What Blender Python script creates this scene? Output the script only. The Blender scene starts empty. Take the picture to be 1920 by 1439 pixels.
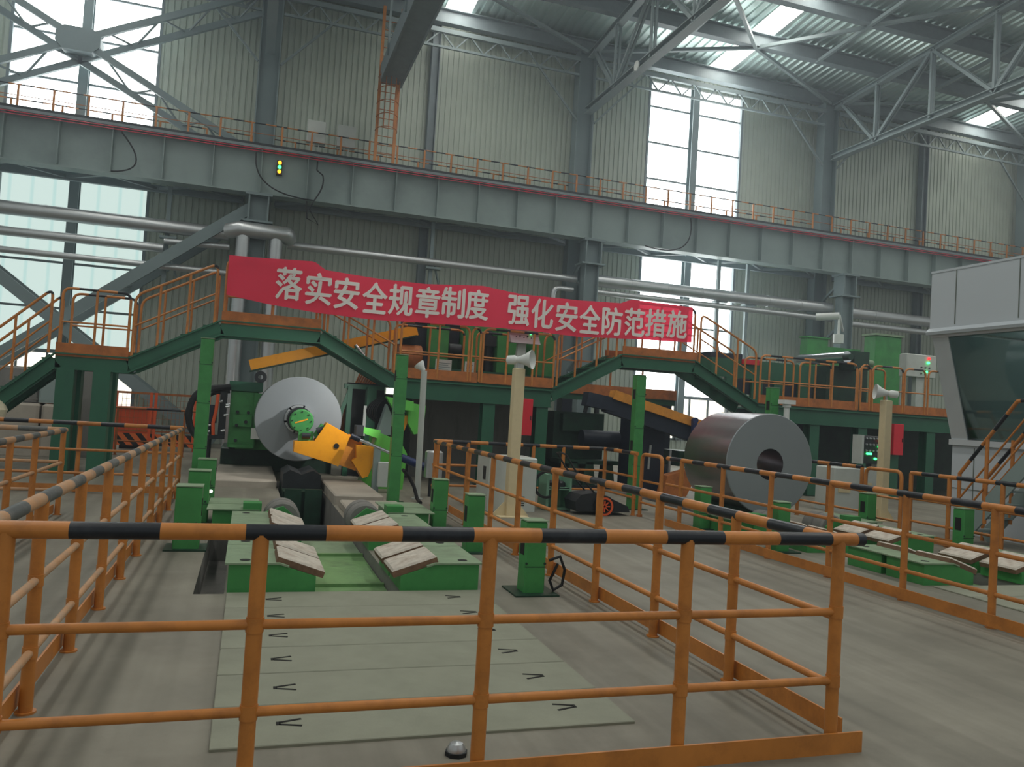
import bpy, math, random
from math import sin, cos, pi, radians, hypot, atan2
from mathutils import Vector as V, Matrix
random.seed(4)
S = bpy.context.scene
COL = S.collection

# ------------------------------------------------------------------ camera
YAW, PITCH, ROLL, FPX, EYE = radians(18.059), radians(2.056), radians(3.541), 1506.1, 1.65
fwd = V((sin(YAW)*cos(PITCH), cos(YAW)*cos(PITCH), sin(PITCH)))
r0 = V((cos(YAW), -sin(YAW), 0)); u0 = r0.cross(fwd)
rt = r0*cos(ROLL) + u0*sin(ROLL); up = u0*cos(ROLL) - r0*sin(ROLL)
cd = bpy.data.cameras.new('camera'); cam = bpy.data.objects.new('camera', cd); COL.objects.link(cam)
cd.sensor_fit = 'HORIZONTAL'; cd.sensor_width = 36; cd.lens = FPX/1920*36; cd.clip_end = 300
m3 = Matrix((rt, up, -fwd)).transposed()
cam.matrix_world = Matrix.Translation((0, 0, EYE)) @ m3.to_4x4()
S.camera = cam

# ------------------------------------------------------------------ world, exposure
S.view_settings.view_transform = 'Standard'; S.view_settings.look = 'None'
S.view_settings.exposure = 0.0; S.view_settings.gamma = 1; S.view_settings.use_curve_mapping = False
w = bpy.data.worlds.new('world'); S.world = w; w.use_nodes = True
bg = w.node_tree.nodes['Background']; bg.inputs[0].default_value = (.82, .88, .86, 1); bg.inputs[1].default_value = .5
SKY_STRENGTH, PANE_STRENGTH = 13.5, 6.0
S.cycles.max_bounces = 6; S.cycles.diffuse_bounces = 3; S.cycles.glossy_bounces = 3; S.cycles.transmission_bounces = 4; S.cycles.transparent_max_bounces = 8

# ------------------------------------------------------------------ materials
def lin(c): return tuple(((x/255)/12.92 if x/255 <= .04045 else ((x/255+.055)/1.055)**2.4) for x in c)
def mat(name, rgb, rough=.6, metal=0., var=.12, scale=3., stretch=(1, 1, 1), dirt=None, dirt_amt=.5, dscale=1.2, bump=0., spec=.4):
    m = bpy.data.materials.new(name); m.use_nodes = True; nt = m.node_tree; N, L = nt.nodes, nt.links
    p = N['Principled BSDF']; p.inputs['Roughness'].default_value = rough; p.inputs['Metallic'].default_value = metal
    p.inputs['Specular IOR Level'].default_value = spec
    tc = N.new('ShaderNodeTexCoord'); mp = N.new('ShaderNodeMapping'); mp.inputs['Scale'].default_value = stretch
    L.new(tc.outputs['Object'], mp.inputs['Vector'])
    no = N.new('ShaderNodeTexNoise'); no.inputs['Scale'].default_value = scale; no.inputs['Detail'].default_value = 6; no.inputs['Roughness'].default_value = .65
    L.new(mp.outputs[0], no.inputs['Vector'])
    c = lin(rgb); rp = N.new('ShaderNodeValToRGB'); e = rp.color_ramp.elements
    e[0].position = .3; e[1].position = .72
    e[0].color = (*[x*(1-var*1.6) for x in c], 1); e[1].color = (*[min(1, x*(1+var)) for x in c], 1)
    L.new(no.outputs['Fac'], rp.inputs[0]); out = rp.outputs[0]
    if dirt:
        n2 = N.new('ShaderNodeTexNoise'); n2.inputs['Scale'].default_value = dscale; n2.inputs['Detail'].default_value = 8
        n2.inputs['Roughness'].default_value = .7; L.new(mp.outputs[0], n2.inputs['Vector'])
        r2 = N.new('ShaderNodeValToRGB'); r2.color_ramp.elements[0].position = .48; r2.color_ramp.elements[1].position = .72
        r2.color_ramp.elements[1].color = (dirt_amt,)*3+(1,)
        L.new(n2.outputs['Fac'], r2.inputs[0]); mx = N.new('ShaderNodeMixRGB'); mx.inputs[2].default_value = (*lin(dirt), 1)
        L.new(r2.outputs[0], mx.inputs[0]); L.new(out, mx.inputs[1]); out = mx.outputs[0]
    L.new(out, p.inputs['Base Color'])
    if bump:
        b = N.new('ShaderNodeBump'); b.inputs['Strength'].default_value = bump; b.inputs['Distance'].default_value = .02
        L.new(no.outputs['Fac'], b.inputs['Height']); L.new(b.outputs[0], p.inputs['Normal'])
    return m
def emit(name, rgb, s, seams=False):
    m = bpy.data.materials.new(name); m.use_nodes = True; nt = m.node_tree; N, L = nt.nodes, nt.links
    N.remove(N['Principled BSDF']); e = N.new('ShaderNodeEmission'); e.inputs[0].default_value = (*lin(rgb), 1); e.inputs[1].default_value = s
    if seams:   # translucent panel sheets with ribs and lap joints
        tc = N.new('ShaderNodeTexCoord'); wv = N.new('ShaderNodeTexWave'); wv.inputs['Scale'].default_value = .5; wv.inputs['Distortion'].default_value = .15
        L.new(tc.outputs['Object'], wv.inputs['Vector'])
        r = N.new('ShaderNodeValToRGB'); el = r.color_ramp.elements; a = lin(rgb)
        el[0].position = 0; el[0].color = (a[0]*.8, a[1]*.92, a[2]*.93, 1); el[1].position = .1; el[1].color = (*a, 1)
        L.new(wv.outputs['Fac'], r.inputs[0]); L.new(r.outputs[0], e.inputs[0])
    L.new(e.outputs[0], N['Material Output'].inputs[0]); return m
M = {}
M['orange'] = mat('orange_paint', (192, 122, 56), .42, var=.12, dirt=(120, 72, 38), dirt_amt=.5, dscale=5)
M['black'] = mat('black_paint', (30, 34, 42), .38, var=.2, dirt=(70, 72, 74), dirt_amt=.35, dscale=6)
M['dusty_orange'] = mat('dusty_orange_paint', (186, 142, 104), .6, var=.15, dirt=(160, 146, 130), dirt_amt=.8, dscale=5)
M['dusty_black'] = mat('dusty_black_paint', (88, 92, 92), .6, var=.2, dirt=(140, 132, 122), dirt_amt=.7, dscale=5)
M['rust_orange'] = mat('rusty_orange_paint', (176, 104, 50), .6, var=.2, dirt=(98, 62, 42), dirt_amt=.6, dscale=5)
M['green'] = mat('machine_green', (66, 142, 76), .42, var=.1, dirt=(34, 84, 44), dirt_amt=.5, dscale=2)
M['lit_green'] = mat('bright_lit_green', (104, 196, 84), .4, var=.06)  # lit copy of the machine green, light painted into the tone
M['dark_green'] = mat('dark_green_paint', (42, 96, 72), .45, var=.12, dirt=(30, 62, 52), dirt_amt=.6, dscale=1.5)
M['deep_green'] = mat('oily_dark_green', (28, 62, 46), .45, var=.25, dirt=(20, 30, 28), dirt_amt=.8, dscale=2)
M['plate_green'] = mat('worn_pale_green', (134, 156, 126), .55, var=.1, dirt=(92, 104, 84), dirt_amt=.6, dscale=2)
M['pit_green'] = mat('scuffed_plate_green', (120, 160, 104), .5, var=.15, dirt=(60, 72, 62), dirt_amt=.8, dscale=1.4)
M['pad'] = mat('worn_pad', (196, 188, 176), .8, var=.15, scale=9, dirt=(134, 108, 90), dirt_amt=.8, dscale=5, bump=.3)
M['pad_edge'] = mat('pad_edge_brown', (120, 92, 72), .85, var=.25, scale=8, bump=.4)
M['yellow'] = mat('arm_yellow', (244, 164, 28), .42, var=.05, dirt=(190, 116, 30), dirt_amt=.45, dscale=3)
M['yellow_dirty_shaded'] = mat('arm_yellow_dirty_shaded', (214, 142, 52), .5, var=.12, dirt=(110, 76, 42), dirt_amt=.55, dscale=2.5)
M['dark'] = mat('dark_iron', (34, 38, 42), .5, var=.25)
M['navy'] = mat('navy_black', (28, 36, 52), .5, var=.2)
M['blue'] = mat('blue_barrel', (34, 48, 92), .4)
M['steel'] = mat('steel_coil_side', (138, 144, 148), .5, metal=.3, var=.03, scale=1.5)
M['steel_wrap'] = mat('steel_coil_wrap', (150, 146, 150), .27, metal=.92, var=.06, scale=2, stretch=(1, 3, 1))
M['chrome'] = mat('chrome_rod', (215, 218, 222), .15, metal=1, var=.02)
M['pipe'] = mat('galvanised_cladding', (186, 190, 192), .36, metal=.75, var=.08, scale=1.5)
M['wall'] = mat('wall_sheet', (176, 186, 174), .5, var=.06, scale=.5, dirt=(140, 150, 138), dirt_amt=.4, dscale=.3)
M['wall_dark'] = mat('wall_joint', (100, 108, 100), .6)
M['girder'] = mat('girder_grey', (136, 152, 150), .5, var=.06, scale=.7, dirt=(98, 112, 112), dirt_amt=.5, dscale=.4)
M['column'] = mat('column_grey', (116, 132, 134), .5, var=.06, scale=.7)
M['truss'] = mat('truss_grey', (128, 142, 144), .5, var=.08, scale=.7)
M['roof'] = mat('roof_sheet', (226, 242, 238), .42, metal=.9, var=.05, scale=.4)
M['purlin'] = mat('purlin_grey', (120, 132, 136), .55, var=.08)
M['floor'] = mat('concrete_floor', (136, 132, 120), .62, var=.14, scale=.9, stretch=(1, 1, 1), dirt=(108, 102, 92), dirt_amt=.7, dscale=.6, bump=.12, spec=.35)
M['slab'] = mat('slab_concrete', (136, 138, 122), .75, var=.1, scale=2.5, dirt=(132, 132, 118), dirt_amt=.6, dscale=1.5, bump=.25)
M['concrete'] = mat('raw_concrete', (168, 160, 148), .8, var=.12, dirt=(120, 112, 102), dirt_amt=.6, dscale=1.5, bump=.2)
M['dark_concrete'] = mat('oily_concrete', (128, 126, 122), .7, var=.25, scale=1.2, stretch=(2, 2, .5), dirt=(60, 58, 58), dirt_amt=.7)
M['slot'] = mat('slot_black', (22, 22, 20), .8)
M['red'] = mat('banner_red_box', (206, 36, 52), .45, var=.05)
M['conductor'] = mat('conductor_red', (200, 52, 76), .5)
M['grey_box'] = mat('cabinet_grey', (186, 192, 188), .45, var=.04, dirt=(150, 152, 144), dirt_amt=.4)
M['beige'] = mat('beige_post', (212, 196, 158), .5, var=.07, dirt=(160, 148, 124), dirt_amt=.5, dscale=3)
M['white'] = mat('white_paint', (214, 218, 216), .5, var=.05)
M['booth'] = mat('booth_panel', (186, 194, 200), .38, var=.02, scale=.6)
M['alu'] = mat('booth_aluminium', (196, 202, 206), .35, metal=.2, var=.03)
M['rubber'] = mat('black_rubber', (24, 25, 27), .6)
M['paper'] = mat('paper_sign', (226, 228, 224), .6, var=.02)
M['bin'] = mat('bin_orange', (226, 92, 44), .45, var=.06)
M['bag'] = mat('bag_plastic', (206, 198, 172), .5, var=.15)
M['inner'] = mat('room_inside', (112, 136, 124), .7, var=.2)
M['pinkgrey'] = mat('pink_grey_panel', (176, 160, 166), .5, var=.05)
M['mint'] = mat('mint_cabinet', (120, 164, 138), .5, var=.06)
M['sky'] = emit('skylight_sheet', (255, 253, 246), SKY_STRENGTH)
M['pane'] = emit('window_sheet', (250, 255, 254), PANE_STRENGTH, True)
M['pane_green'] = emit('window_sheet_low', (218, 240, 234), .95, True)
M['pane_clear'] = emit('window_daylight', (255, 252, 236), 1.5)
M['booth_fill'] = emit('booth_fill', (236, 255, 246), 1.3)
M['lampg'] = emit('lamp_green', (60, 255, 120), 5); M['lampr'] = emit('lamp_red', (255, 40, 40), 4)
M['lampa'] = emit('lamp_amber', (255, 150, 30), 5); M['lampw'] = emit('lamp_white', (255, 250, 230), 9)
def glass_mat():
    m = bpy.data.materials.new('booth_glass'); m.use_nodes = True; N, L = m.node_tree.nodes, m.node_tree.links
    N.remove(N['Principled BSDF']); t = N.new('ShaderNodeBsdfTransparent'); t.inputs[0].default_value = (.66, .76, .74, 1)
    g = N.new('ShaderNodeBsdfGlossy'); g.inputs['Roughness'].default_value = .04; f = N.new('ShaderNodeLayerWeight'); f.inputs[0].default_value = .3
    mx = N.new('ShaderNodeMixShader'); L.new(f.outputs[0], mx.inputs[0]); L.new(t.outputs[0], mx.inputs[1]); L.new(g.outputs[0], mx.inputs[2])
    L.new(mx.outputs[0], N['Material Output'].inputs[0]); return m
M['glass'] = glass_mat()
def cloth_mat(name, rgb, thin):
    m = bpy.data.materials.new(name); m.use_nodes = True; N, L = m.node_tree.nodes, m.node_tree.links
    p = N['Principled BSDF']; p.inputs['Base Color'].default_value = (*lin(rgb), 1); p.inputs['Roughness'].default_value = .75
    t = N.new('ShaderNodeBsdfTranslucent'); t.inputs[0].default_value = (*lin(rgb), 1)
    q = N.new('ShaderNodeBsdfTransparent'); q.inputs[0].default_value = (*lin(rgb), 1)
    a = N.new('ShaderNodeMixShader'); a.inputs[0].default_value = .35
    L.new(p.outputs[0], a.inputs[1]); L.new(t.outputs[0], a.inputs[2])
    b = N.new('ShaderNodeMixShader'); b.inputs[0].default_value = thin
    L.new(a.outputs[0], b.inputs[1]); L.new(q.outputs[0], b.inputs[2]); L.new(b.outputs[0], N['Material Output'].inputs[0]); return m
M['banner'] = cloth_mat('banner_cloth', (246, 62, 92), .05)
M['banner_text'] = cloth_mat('banner_white', (248, 248, 244), .02)
def hazard():
    m = mat('hazard_stripes', (226, 110, 48), .5); N, L = m.node_tree.nodes, m.node_tree.links
    tc = N.new('ShaderNodeTexCoord'); mp = N.new('ShaderNodeMapping'); mp.inputs['Rotation'].default_value = (0, radians(40), 0)
    wv = N.new('ShaderNodeTexWave'); wv.inputs['Scale'].default_value = 1.3; r = N.new('ShaderNodeValToRGB'); r.color_ramp.interpolation = 'CONSTANT'
    r.color_ramp.elements[1].position = .5; r.color_ramp.elements[0].color = (*lin((34, 32, 32)), 1); r.color_ramp.elements[1].color = (*lin((226, 110, 48)), 1)
    L.new(tc.outputs['Object'], mp.inputs[0]); L.new(mp.outputs[0], wv.inputs[0]); L.new(wv.outputs['Fac'], r.inputs[0]); L.new(r.outputs[0], N['Principled BSDF'].inputs['Base Color'])
    return m
M['hazard'] = hazard()

# ------------------------------------------------------------------ mesh builder
class B:
    def __init__(s): s.v = []; s.f = []; s.m = []
    def add(s, vs, fs, m=0):
        o = len(s.v); s.v += [tuple(x) for x in vs]
        for f in fs: s.f.append([i+o for i in f]); s.m.append(m)
        return s
    def box(s, x0, x1, y0, y1, z0, z1, m=0):
        return s.add([(x0, y0, z0), (x1, y0, z0), (x1, y1, z0), (x0, y1, z0), (x0, y0, z1), (x1, y0, z1), (x1, y1, z1), (x0, y1, z1)],
                     [(0, 3, 2, 1), (4, 5, 6, 7), (0, 1, 5, 4), (1, 2, 6, 5), (2, 3, 7, 6), (3, 0, 4, 7)], m)
    def bbox(s, x0, x1, y0, y1, z0, z1, b=.01, m=0):     # box with chamfered vertical and top edges
        def ring(i, z): return [(x0+i+b, y0+i, z), (x1-i-b, y0+i, z), (x1-i, y0+i+b, z), (x1-i, y1-i-b, z), (x1-i-b, y1-i, z), (x0+i+b, y1-i, z), (x0+i, y1-i-b, z), (x0+i, y0+i+b, z)]
        vs = ring(0, z0)+ring(0, z1-b)+ring(b, z1); fs = [tuple(range(7, -1, -1)), tuple(range(16, 24))]
        for k in (0, 8):
            for i in range(8): fs.append((k+i, k+(i+1) % 8, k+8+(i+1) % 8, k+8+i))
        return s.add(vs, fs, m)
    def frame(s, d, upv=(0, 0, 1)):
        d = V(d).normalized(); u = V(upv)
        if abs(d.dot(u)) > .98: u = V((0, 1, 0))
        a = d.cross(u).normalized(); return d, a, a.cross(d).normalized()
    def bar(s, p, q, w, h, m=0, upv=(0, 0, 1)):           # rectangular bar between two points
        p, q = V(p), V(q); d, a, u = s.frame(q-p, upv); c = []
        for P in (p, q): c += [P+a*x*w/2+u*z*h/2 for x, z in ((-1, -1), (1, -1), (1, 1), (-1, 1))]
        return s.add(c, [(3, 2, 1, 0), (4, 5, 6, 7), (0, 1, 5, 4), (1, 2, 6, 5), (2, 3, 7, 6), (3, 0, 4, 7)], m)
    def ibar(s, p, q, w, h, t=.025, m=0, upv=(0, 0, 1)):   # I section
        p, q = V(p), V(q); d, a, u = s.frame(q-p, upv)
        s.bar(p+u*(h-t)/2, q+u*(h-t)/2, w, t, m, upv); s.bar(p-u*(h-t)/2, q-u*(h-t)/2, w, t, m, upv)
        return s.bar(p, q, t, h-2*t, m, upv)
    def prism(s, poly, a0, a1, ax='y', m=0):              # polygon swept along an axis; ax y: (x,z), ax x: (y,z), ax z: (x,y)
        f = {'y': lambda p, t: (p[0], t, p[1]), 'x': lambda p, t: (t, p[0], p[1]), 'z': lambda p, t: (p[0], p[1], t)}[ax]; n = len(poly)
        vs = [f(p, a0) for p in poly]+[f(p, a1) for p in poly]
        return s.add(vs, [tuple(range(n)), tuple(range(2*n-1, n-1, -1))]+[(i, i+n, (i+1) % n+n, (i+1) % n) for i in range(n)], m)
    def cyl(s, p, q, r, r2=None, n=20, m=0, cap=True):
        p, q = V(p), V(q); r2 = r if r2 is None else r2; d, a, u = s.frame(q-p)
        vs = [P+(a*cos(2*pi*i/n)+u*sin(2*pi*i/n))*R for P, R in ((p, r), (q, r2)) for i in range(n)]
        fs = [(i, (i+1) % n, (i+1) % n+n, i+n) for i in range(n)]
        if cap: fs += [tuple(range(n-1, -1, -1)), tuple(range(n, 2*n))]
        return s.add(vs, fs, m)
    def lathe(s, c, ax, prof, n=48, m=0, closed=False):   # prof: (along, radius[, mat])
        c = V(c); d, a, u = s.frame(ax); vs = []
        for pr in prof: vs += [c+d*pr[0]+(a*cos(2*pi*i/n)+u*sin(2*pi*i/n))*pr[1] for i in range(n)]
        k = len(prof)
        for j in range(k if closed else k-1):
            mm = prof[j][2] if len(prof[j]) > 2 else m; j2 = (j+1) % k
            s.add([], [], 0); o = 0
            if j == 0: base = len(s.v); s.v += [tuple(x) for x in vs]
            for i in range(n): s.f.append([base+j*n+i, base+j*n+(i+1) % n, base+j2*n+(i+1) % n, base+j2*n+i]); s.m.append(mm)
        return s
    def tube(s, pts, r, n=12, m=0, stripe=None, phase=0., closed=False, cap=True):
        P = [V(p) for p in pts]
        if stripe:                                        # cut at every colour change: (length, mat a, mat b)
            Q = [P[0]]; t = [0.]; acc = 0
            for a, b in zip(P, P[1:]):
                L = (b-a).length; k = math.floor((acc+phase)/stripe[0])+1
                while k*stripe[0]-phase < acc+L-1e-4:
                    e = (k*stripe[0]-phase-acc)/L
                    if e > 1e-4: Q.append(a.lerp(b, e)); t.append(acc+e*L)
                    k += 1
                Q.append(b); acc += L; t.append(acc)
            P = Q
        N_ = len(P); ref = None; vs = []
        for i in range(N_):
            d = (P[min(i+1, N_-1)]-P[i]).normalized()+(P[i]-P[max(i-1, 0)]).normalized()
            if closed: d = (P[(i+1) % N_]-P[i-1])
            d = d.normalized() if d.length > 1e-6 else V((0, 0, 1))
            if ref is None: _, a, u = s.frame(d)
            else: a = (ref-d*ref.dot(d)).normalized(); u = a.cross(d)
            ref = a; sc = 1.
            if 0 < i < N_-1:
                cs = (P[i]-P[i-1]).normalized().dot((P[i+1]-P[i]).normalized()); sc = 1/max(.6, math.sqrt((1+cs)/2))
            vs += [P[i]+(a*cos(2*pi*k/n)+u*sin(2*pi*k/n))*r*(1 if sc < 1.01 else (1+(sc-1)*.5)) for k in range(n)]
        base = len(s.v); s.v += [tuple(x) for x in vs]
        for i in range(N_ if closed else N_-1):
            mm = m
            if stripe: mm = stripe[1+int(math.floor(((t[i]+t[i+1])/2+phase)/stripe[0])) % 2]
            j = (i+1) % N_
            for k in range(n): s.f.append([base+i*n+k, base+i*n+(k+1) % n, base+j*n+(k+1) % n, base+j*n+k]); s.m.append(mm)
        if cap and not closed:
            s.f.append([base+k for k in range(n-1, -1, -1)]); s.m.append(s.m[-n*(N_-1)]); s.f.append([base+(N_-1)*n+k for k in range(n)]); s.m.append(s.m[-2])
        return s
    def plate(s, x0, x1, y0, y1, z, m=0): return s.add([(x0, y0, z), (x1, y0, z), (x1, y1, z), (x0, y1, z)], [(0, 1, 2, 3)], m)

WL = {}
def link(o, parent, origin):
    COL.objects.link(o)
    if parent: o.parent = parent; o.location = V(origin)-WL[parent.name]
    else: o.location = origin
    WL[o.name] = V(origin); return o
def build(b, name, mats, parent=None, origin=None, smooth=True):
    if origin is None: origin = WL[parent.name] if parent else V((0, 0, 0))
    origin = V(origin); me = bpy.data.meshes.new(name)
    me.from_pydata([tuple(V(v)-origin) for v in b.v], [], b.f)
    for x in (mats if isinstance(mats, (list, tuple)) else [mats]): me.materials.append(M[x])
    me.polygons.foreach_set('material_index', b.m); me.validate(); me.update()
    import bmesh
    bm = bmesh.new(); bm.from_mesh(me); bmesh.ops.recalc_face_normals(bm, faces=bm.faces); bm.to_mesh(me); bm.free()
    if smooth: me.shade_smooth(); me.set_sharp_from_angle(angle=radians(35))
    return link(bpy.data.objects.new(name, me), parent, origin)
def tag(o, label, cat, group=None):
    o['label'] = label; o['category'] = cat
    if group: o['group'] = group
    return o
def thing(name, label, cat, loc, group=None):
    o = bpy.data.objects.new(name, None); o.empty_display_size = .2; link(o, None, loc); return tag(o, label, cat, group)
def one(b, name, label, cat, mats, loc, group=None): return tag(build(b, name, mats, None, loc), label, cat, group)
def struct(b, name, mats, smooth=False): o = build(b, name, mats, smooth=smooth); o['kind'] = 'structure'; return o
def dup(root, d, label):
    def cp(o, par):
        c = o.copy(); COL.objects.link(c)
        if par: c.parent = par
        for ch in list(o.children): cp(ch, c)
        return c
    c = cp(root, None); c.location = V(root.location)+V(d); c['label'] = label; WL[c.name] = V(c.location); return c
def arc(p0, p1, c, n=6):   # quadratic corner from p0 over c to p1
    p0, p1, c = V(p0), V(p1), V(c)
    return [p0*(1-t)**2+c*2*t*(1-t)+p1*t*t for t in [i/n for i in range(n+1)]]

# ================================================================== SHELL
# floor with the two pit channels cut out
PITS = [(.62, 1.40, 7.08, 16.4), (8.02, 8.80, 7.08, 16.4)]
SL = (-.06, 2.12, 3.93, 7.08)
holes = PITS+[(-.32, -.08, 7.1, 10.3)]
xs = sorted({-30., 50.} | {h[i] for h in holes for i in (0, 1)}); ys = sorted({-12., 28.6} | {h[i] for h in holes for i in (2, 3)})
fb = B()
for a, b_ in zip(xs, xs[1:]):
    for c, d in zip(ys, ys[1:]):
        mx, my = (a+b_)/2, (c+d)/2
        if not any(h[0] < mx < h[1] and h[2] < my < h[3] for h in holes): fb.plate(a, b_, c, d, 0)
for h, z in ((PITS[0], -.75), (PITS[1], -.75), (holes[2], -.35)):
    x0, x1, y0, y1 = h
    fb.add([(x0, y0, 0), (x1, y0, 0), (x1, y1, 0), (x0, y1, 0), (x0, y0, z), (x1, y0, z), (x1, y1, z), (x0, y1, z)], [(0, 1, 5, 4), (1, 2, 6, 5), (2, 3, 7, 6), (3, 0, 4, 7), (4, 5, 6, 7)], 1)
def floor_streaks():
    m = M['floor']; N, L = m.node_tree.nodes, m.node_tree.links; p = N['Principled BSDF']; src = p.inputs['Base Color'].links[0].from_socket
    tc = N.new('ShaderNodeTexCoord'); mp = N.new('ShaderNodeMapping'); mp.inputs['Scale'].default_value = (4, .1, 1); no = N.new('ShaderNodeTexNoise')
    no.inputs['Scale'].default_value = 1.; no.inputs['Detail'].default_value = 5; r = N.new('ShaderNodeValToRGB')
    r.color_ramp.elements[0].position = .42; r.color_ramp.elements[0].color = (.62, .62, .6, 1); r.color_ramp.elements[1].position = .62
    mx = N.new('ShaderNodeMixRGB'); mx.blend_type = 'MULTIPLY'; mx.inputs[0].default_value = .5
    L.new(tc.outputs['Object'], mp.inputs[0]); L.new(mp.outputs[0], no.inputs[0]); L.new(no.outputs['Fac'], r.inputs[0])
    L.new(src, mx.inputs[1]); L.new(r.outputs[0], mx.inputs[2]); L.new(mx.outputs[0], p.inputs['Base Color'])
floor_streaks()
struct(fb, 'floor', ['floor', 'dark_concrete'])

WX = [(-7.8, -3.57), (14.33, 18.58)]; YW = 28.5
def ribbed(b, x0, x1, z0, z1, period=.2, depth=.035, y=YW):
    n = max(1, round((x1-x0)/period)); p = (x1-x0)/n; pts = []
    for i in range(n):
        x = x0+i*p; pts += [(x, y), (x+p*.68, y), (x+p*.74, y+depth), (x+p*.94, y+depth)]
    pts.append((x1, y)); k = len(pts)
    b.add([(x, yy, z) for z in (z0, z1) for x, yy in pts], [(i, i+1, k+i+1, k+i) for i in range(k-1)], 0)
wb = B(); ZW = 16.05
edges = [-16., WX[0][0], WX[0][1], WX[1][0], WX[1][1], 44.]
ribbed(wb, edges[0], edges[1], 0, ZW); ribbed(wb, edges[2], edges[3], 0, ZW); ribbed(wb, edges[4], edges[5], 0, ZW)
for a, b_ in WX: ribbed(wb, a, b_, 0, 1.0); ribbed(wb, a, b_, 15.2, ZW)
wb.box(-16, 44, YW+.05, YW+.2, 0, .3, 0)
struct(wb, 'wall_back', ['wall'])
for i, (a, b_) in enumerate(WX):
    cx = (a+b_)/2+(.0 if i == 0 else -.12); e = B(); e.box(a, b_, YW+.12, YW+.15, 8.9, 15.2, 0); e.box(a, b_, YW+.12, YW+.15, 2.7, 8.9, 1 if i == 0 else 0); e.box(a, b_, YW+.12, YW+.15, 1.0, 2.7, 2)
    o = build(e, 'window_%d' % (i+1), ['pane', 'pane_green', 'pane_clear'], None, (0, 0, 0)); o['kind'] = 'structure'
    f = B(); f.ibar((cx, YW-.05, 1), (cx, YW-.05, 15.2), .28, .3, .04, 0, (0, 1, 0)); build(f, 'mullion', 'column', o)
    f = B()
    for z in (2.7, 4.05, 5.5, 6.95, 8.4, 9.85, 11.3, 12.75, 14.2): f.box(a, b_, YW+.05, YW+.11, z-.035, z+.035)
    f.box(a-.06, a+.03, YW-.03, YW+.12, 1, 15.2); f.box(b_-.03, b_+.06, YW-.03, YW+.12, 1, 15.2); f.box(a, b_, YW, YW+.12, .94, 1.02)
    for k in range(1, 5): f.box(a+k*(b_-a)/5-.03, a+k*(b_-a)/5+.03, YW+.04, YW+.11, 1, 2.7)
    f.box(a, b_, YW+.03, YW+.11, 2.62, 2.74)
    build(f, 'window_frame', 'purlin', o)
# scattering volume added to lift the darks and imitate glare at the windows
hb = B(); hb.box(-15.9, 43.9, 3.0, 28.4, .02, 17.9)
hz = bpy.data.materials.new('haze'); hz.use_nodes = True; N_, L_ = hz.node_tree.nodes, hz.node_tree.links; N_.remove(N_['Principled BSDF'])
vs_ = N_.new('ShaderNodeVolumeScatter'); vs_.inputs['Color'].default_value = (.8, .9, 1, 1); vs_.inputs['Density'].default_value = .004; vs_.inputs['Anisotropy'].default_value = .55
L_.new(vs_.outputs[0], N_['Material Output'].inputs['Volume']); M['haze'] = hz
ho = tag(build(hb, 'haze', 'haze'), 'thin bluish haze added to imitate the glare before the windows', 'haze'); ho['kind'] = 'stuff'
# roof deck
def zr(y): return 15.95+.075*(YW-y)
rb = B(); SKX = [(-5.9, .95), (6.2, .95), (17.05, .95), (30.4, 1.1)]
def deck(b, x0, x1, m=0, dz=0., ya=YW+.3, yb=-4.):
    n = max(1, round((x1-x0)/.32)); p = (x1-x0)/n; pts = []
    for i in range(n):
        x = x0+i*p; pts += [(x, 0), (x+p*.5, 0), (x+p*.6, .06), (x+p*.9, .06)]
    pts.append((x1, 0)); k = len(pts)
    b.add([(x, y, zr(y)+h+dz) for y in (ya, yb) for x, h in pts], [(i, i+1, k+i+1, k+i) for i in range(k-1)], m)
ex = -16.
for c, wd in SKX: deck(rb, ex, c-wd/2); ex = c+wd/2
deck(rb, ex, 44.)
struct(rb, 'ceiling', ['roof'])
sk = ['leftmost', 'second from left', 'third from left', 'rightmost']
for (c, wd), nm in zip(SKX, sk):
    b = B(); deck(b, c-wd/2, c+wd/2, ya=YW-.4)
    one(b, 'skylight', ['long bright skylight strip in the roof above the left window', 'bright skylight strip in the roof seen above the orange caged ladder', 'long bright skylight strip in the roof above the right tall window', 'bright skylight strip at the far right under the truss'][sk.index(nm)], 'skylight', ['sky'], (c, YW-.4, zr(YW)), 'roof skylight strips')
XC = [-11.4, -.12, 11.25, 22.35, 33.6]
# ------------------------------------------------------------------ roof beams
pl = ['wall plate beam along the top of the back wall', 'grey roof beam nearest the back wall', 'second grey roof beam out from the back wall', 'third grey roof beam out from the back wall', 'fourth grey roof beam out from the back wall', 'fifth grey roof beam out from the back wall']
for k, y in enumerate((27.9, 25.1, 22.4, 19.8, 17.1, 14.4)):
    b = B(); z = zr(y)-.06
    b.ibar((-15.5, y, z-.28), (43.5, y, z-.28), .3, .54, .04)
    one(b, 'roof_beam', pl[k]+' under the sheeting', 'beam', 'purlin', (0, y, z-.5), 'roof beams')
el = ['over the left window', 'beside the caged ladder', 'over the right window', 'above the booth']
for a, c, lb in zip(XC, XC[1:], el):
    b = B(); n = 10; zt, zb, y = 15.0, 14.42, 27.62; a += .36; c -= .36
    b.bar((a, y, zt), (c, y, zt), .14, .16, 0); b.bar((a, y, zb), (c, y, zb), .08, .08, 0)
    for i in range(n):
        p = a+(c-a)*i/n; q = a+(c-a)*(i+1)/n; m_ = (p+q)/2
        b.bar((p, y, zt), (m_, y, zb), .05, .05); b.bar((m_, y, zb), (q, y, zt), .05, .05)
    b.bar((a+1.6, y, zb), (a, y, 12.7), .07, .07); b.bar((c-1.6, y, zb), (c, y, 12.7), .07, .07)
    one(b, 'eave_lattice', 'light lattice strut along the top of the back wall '+lb, 'lattice girder', 'truss', (a, 27.62, 14.4), 'eave lattices')
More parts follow.
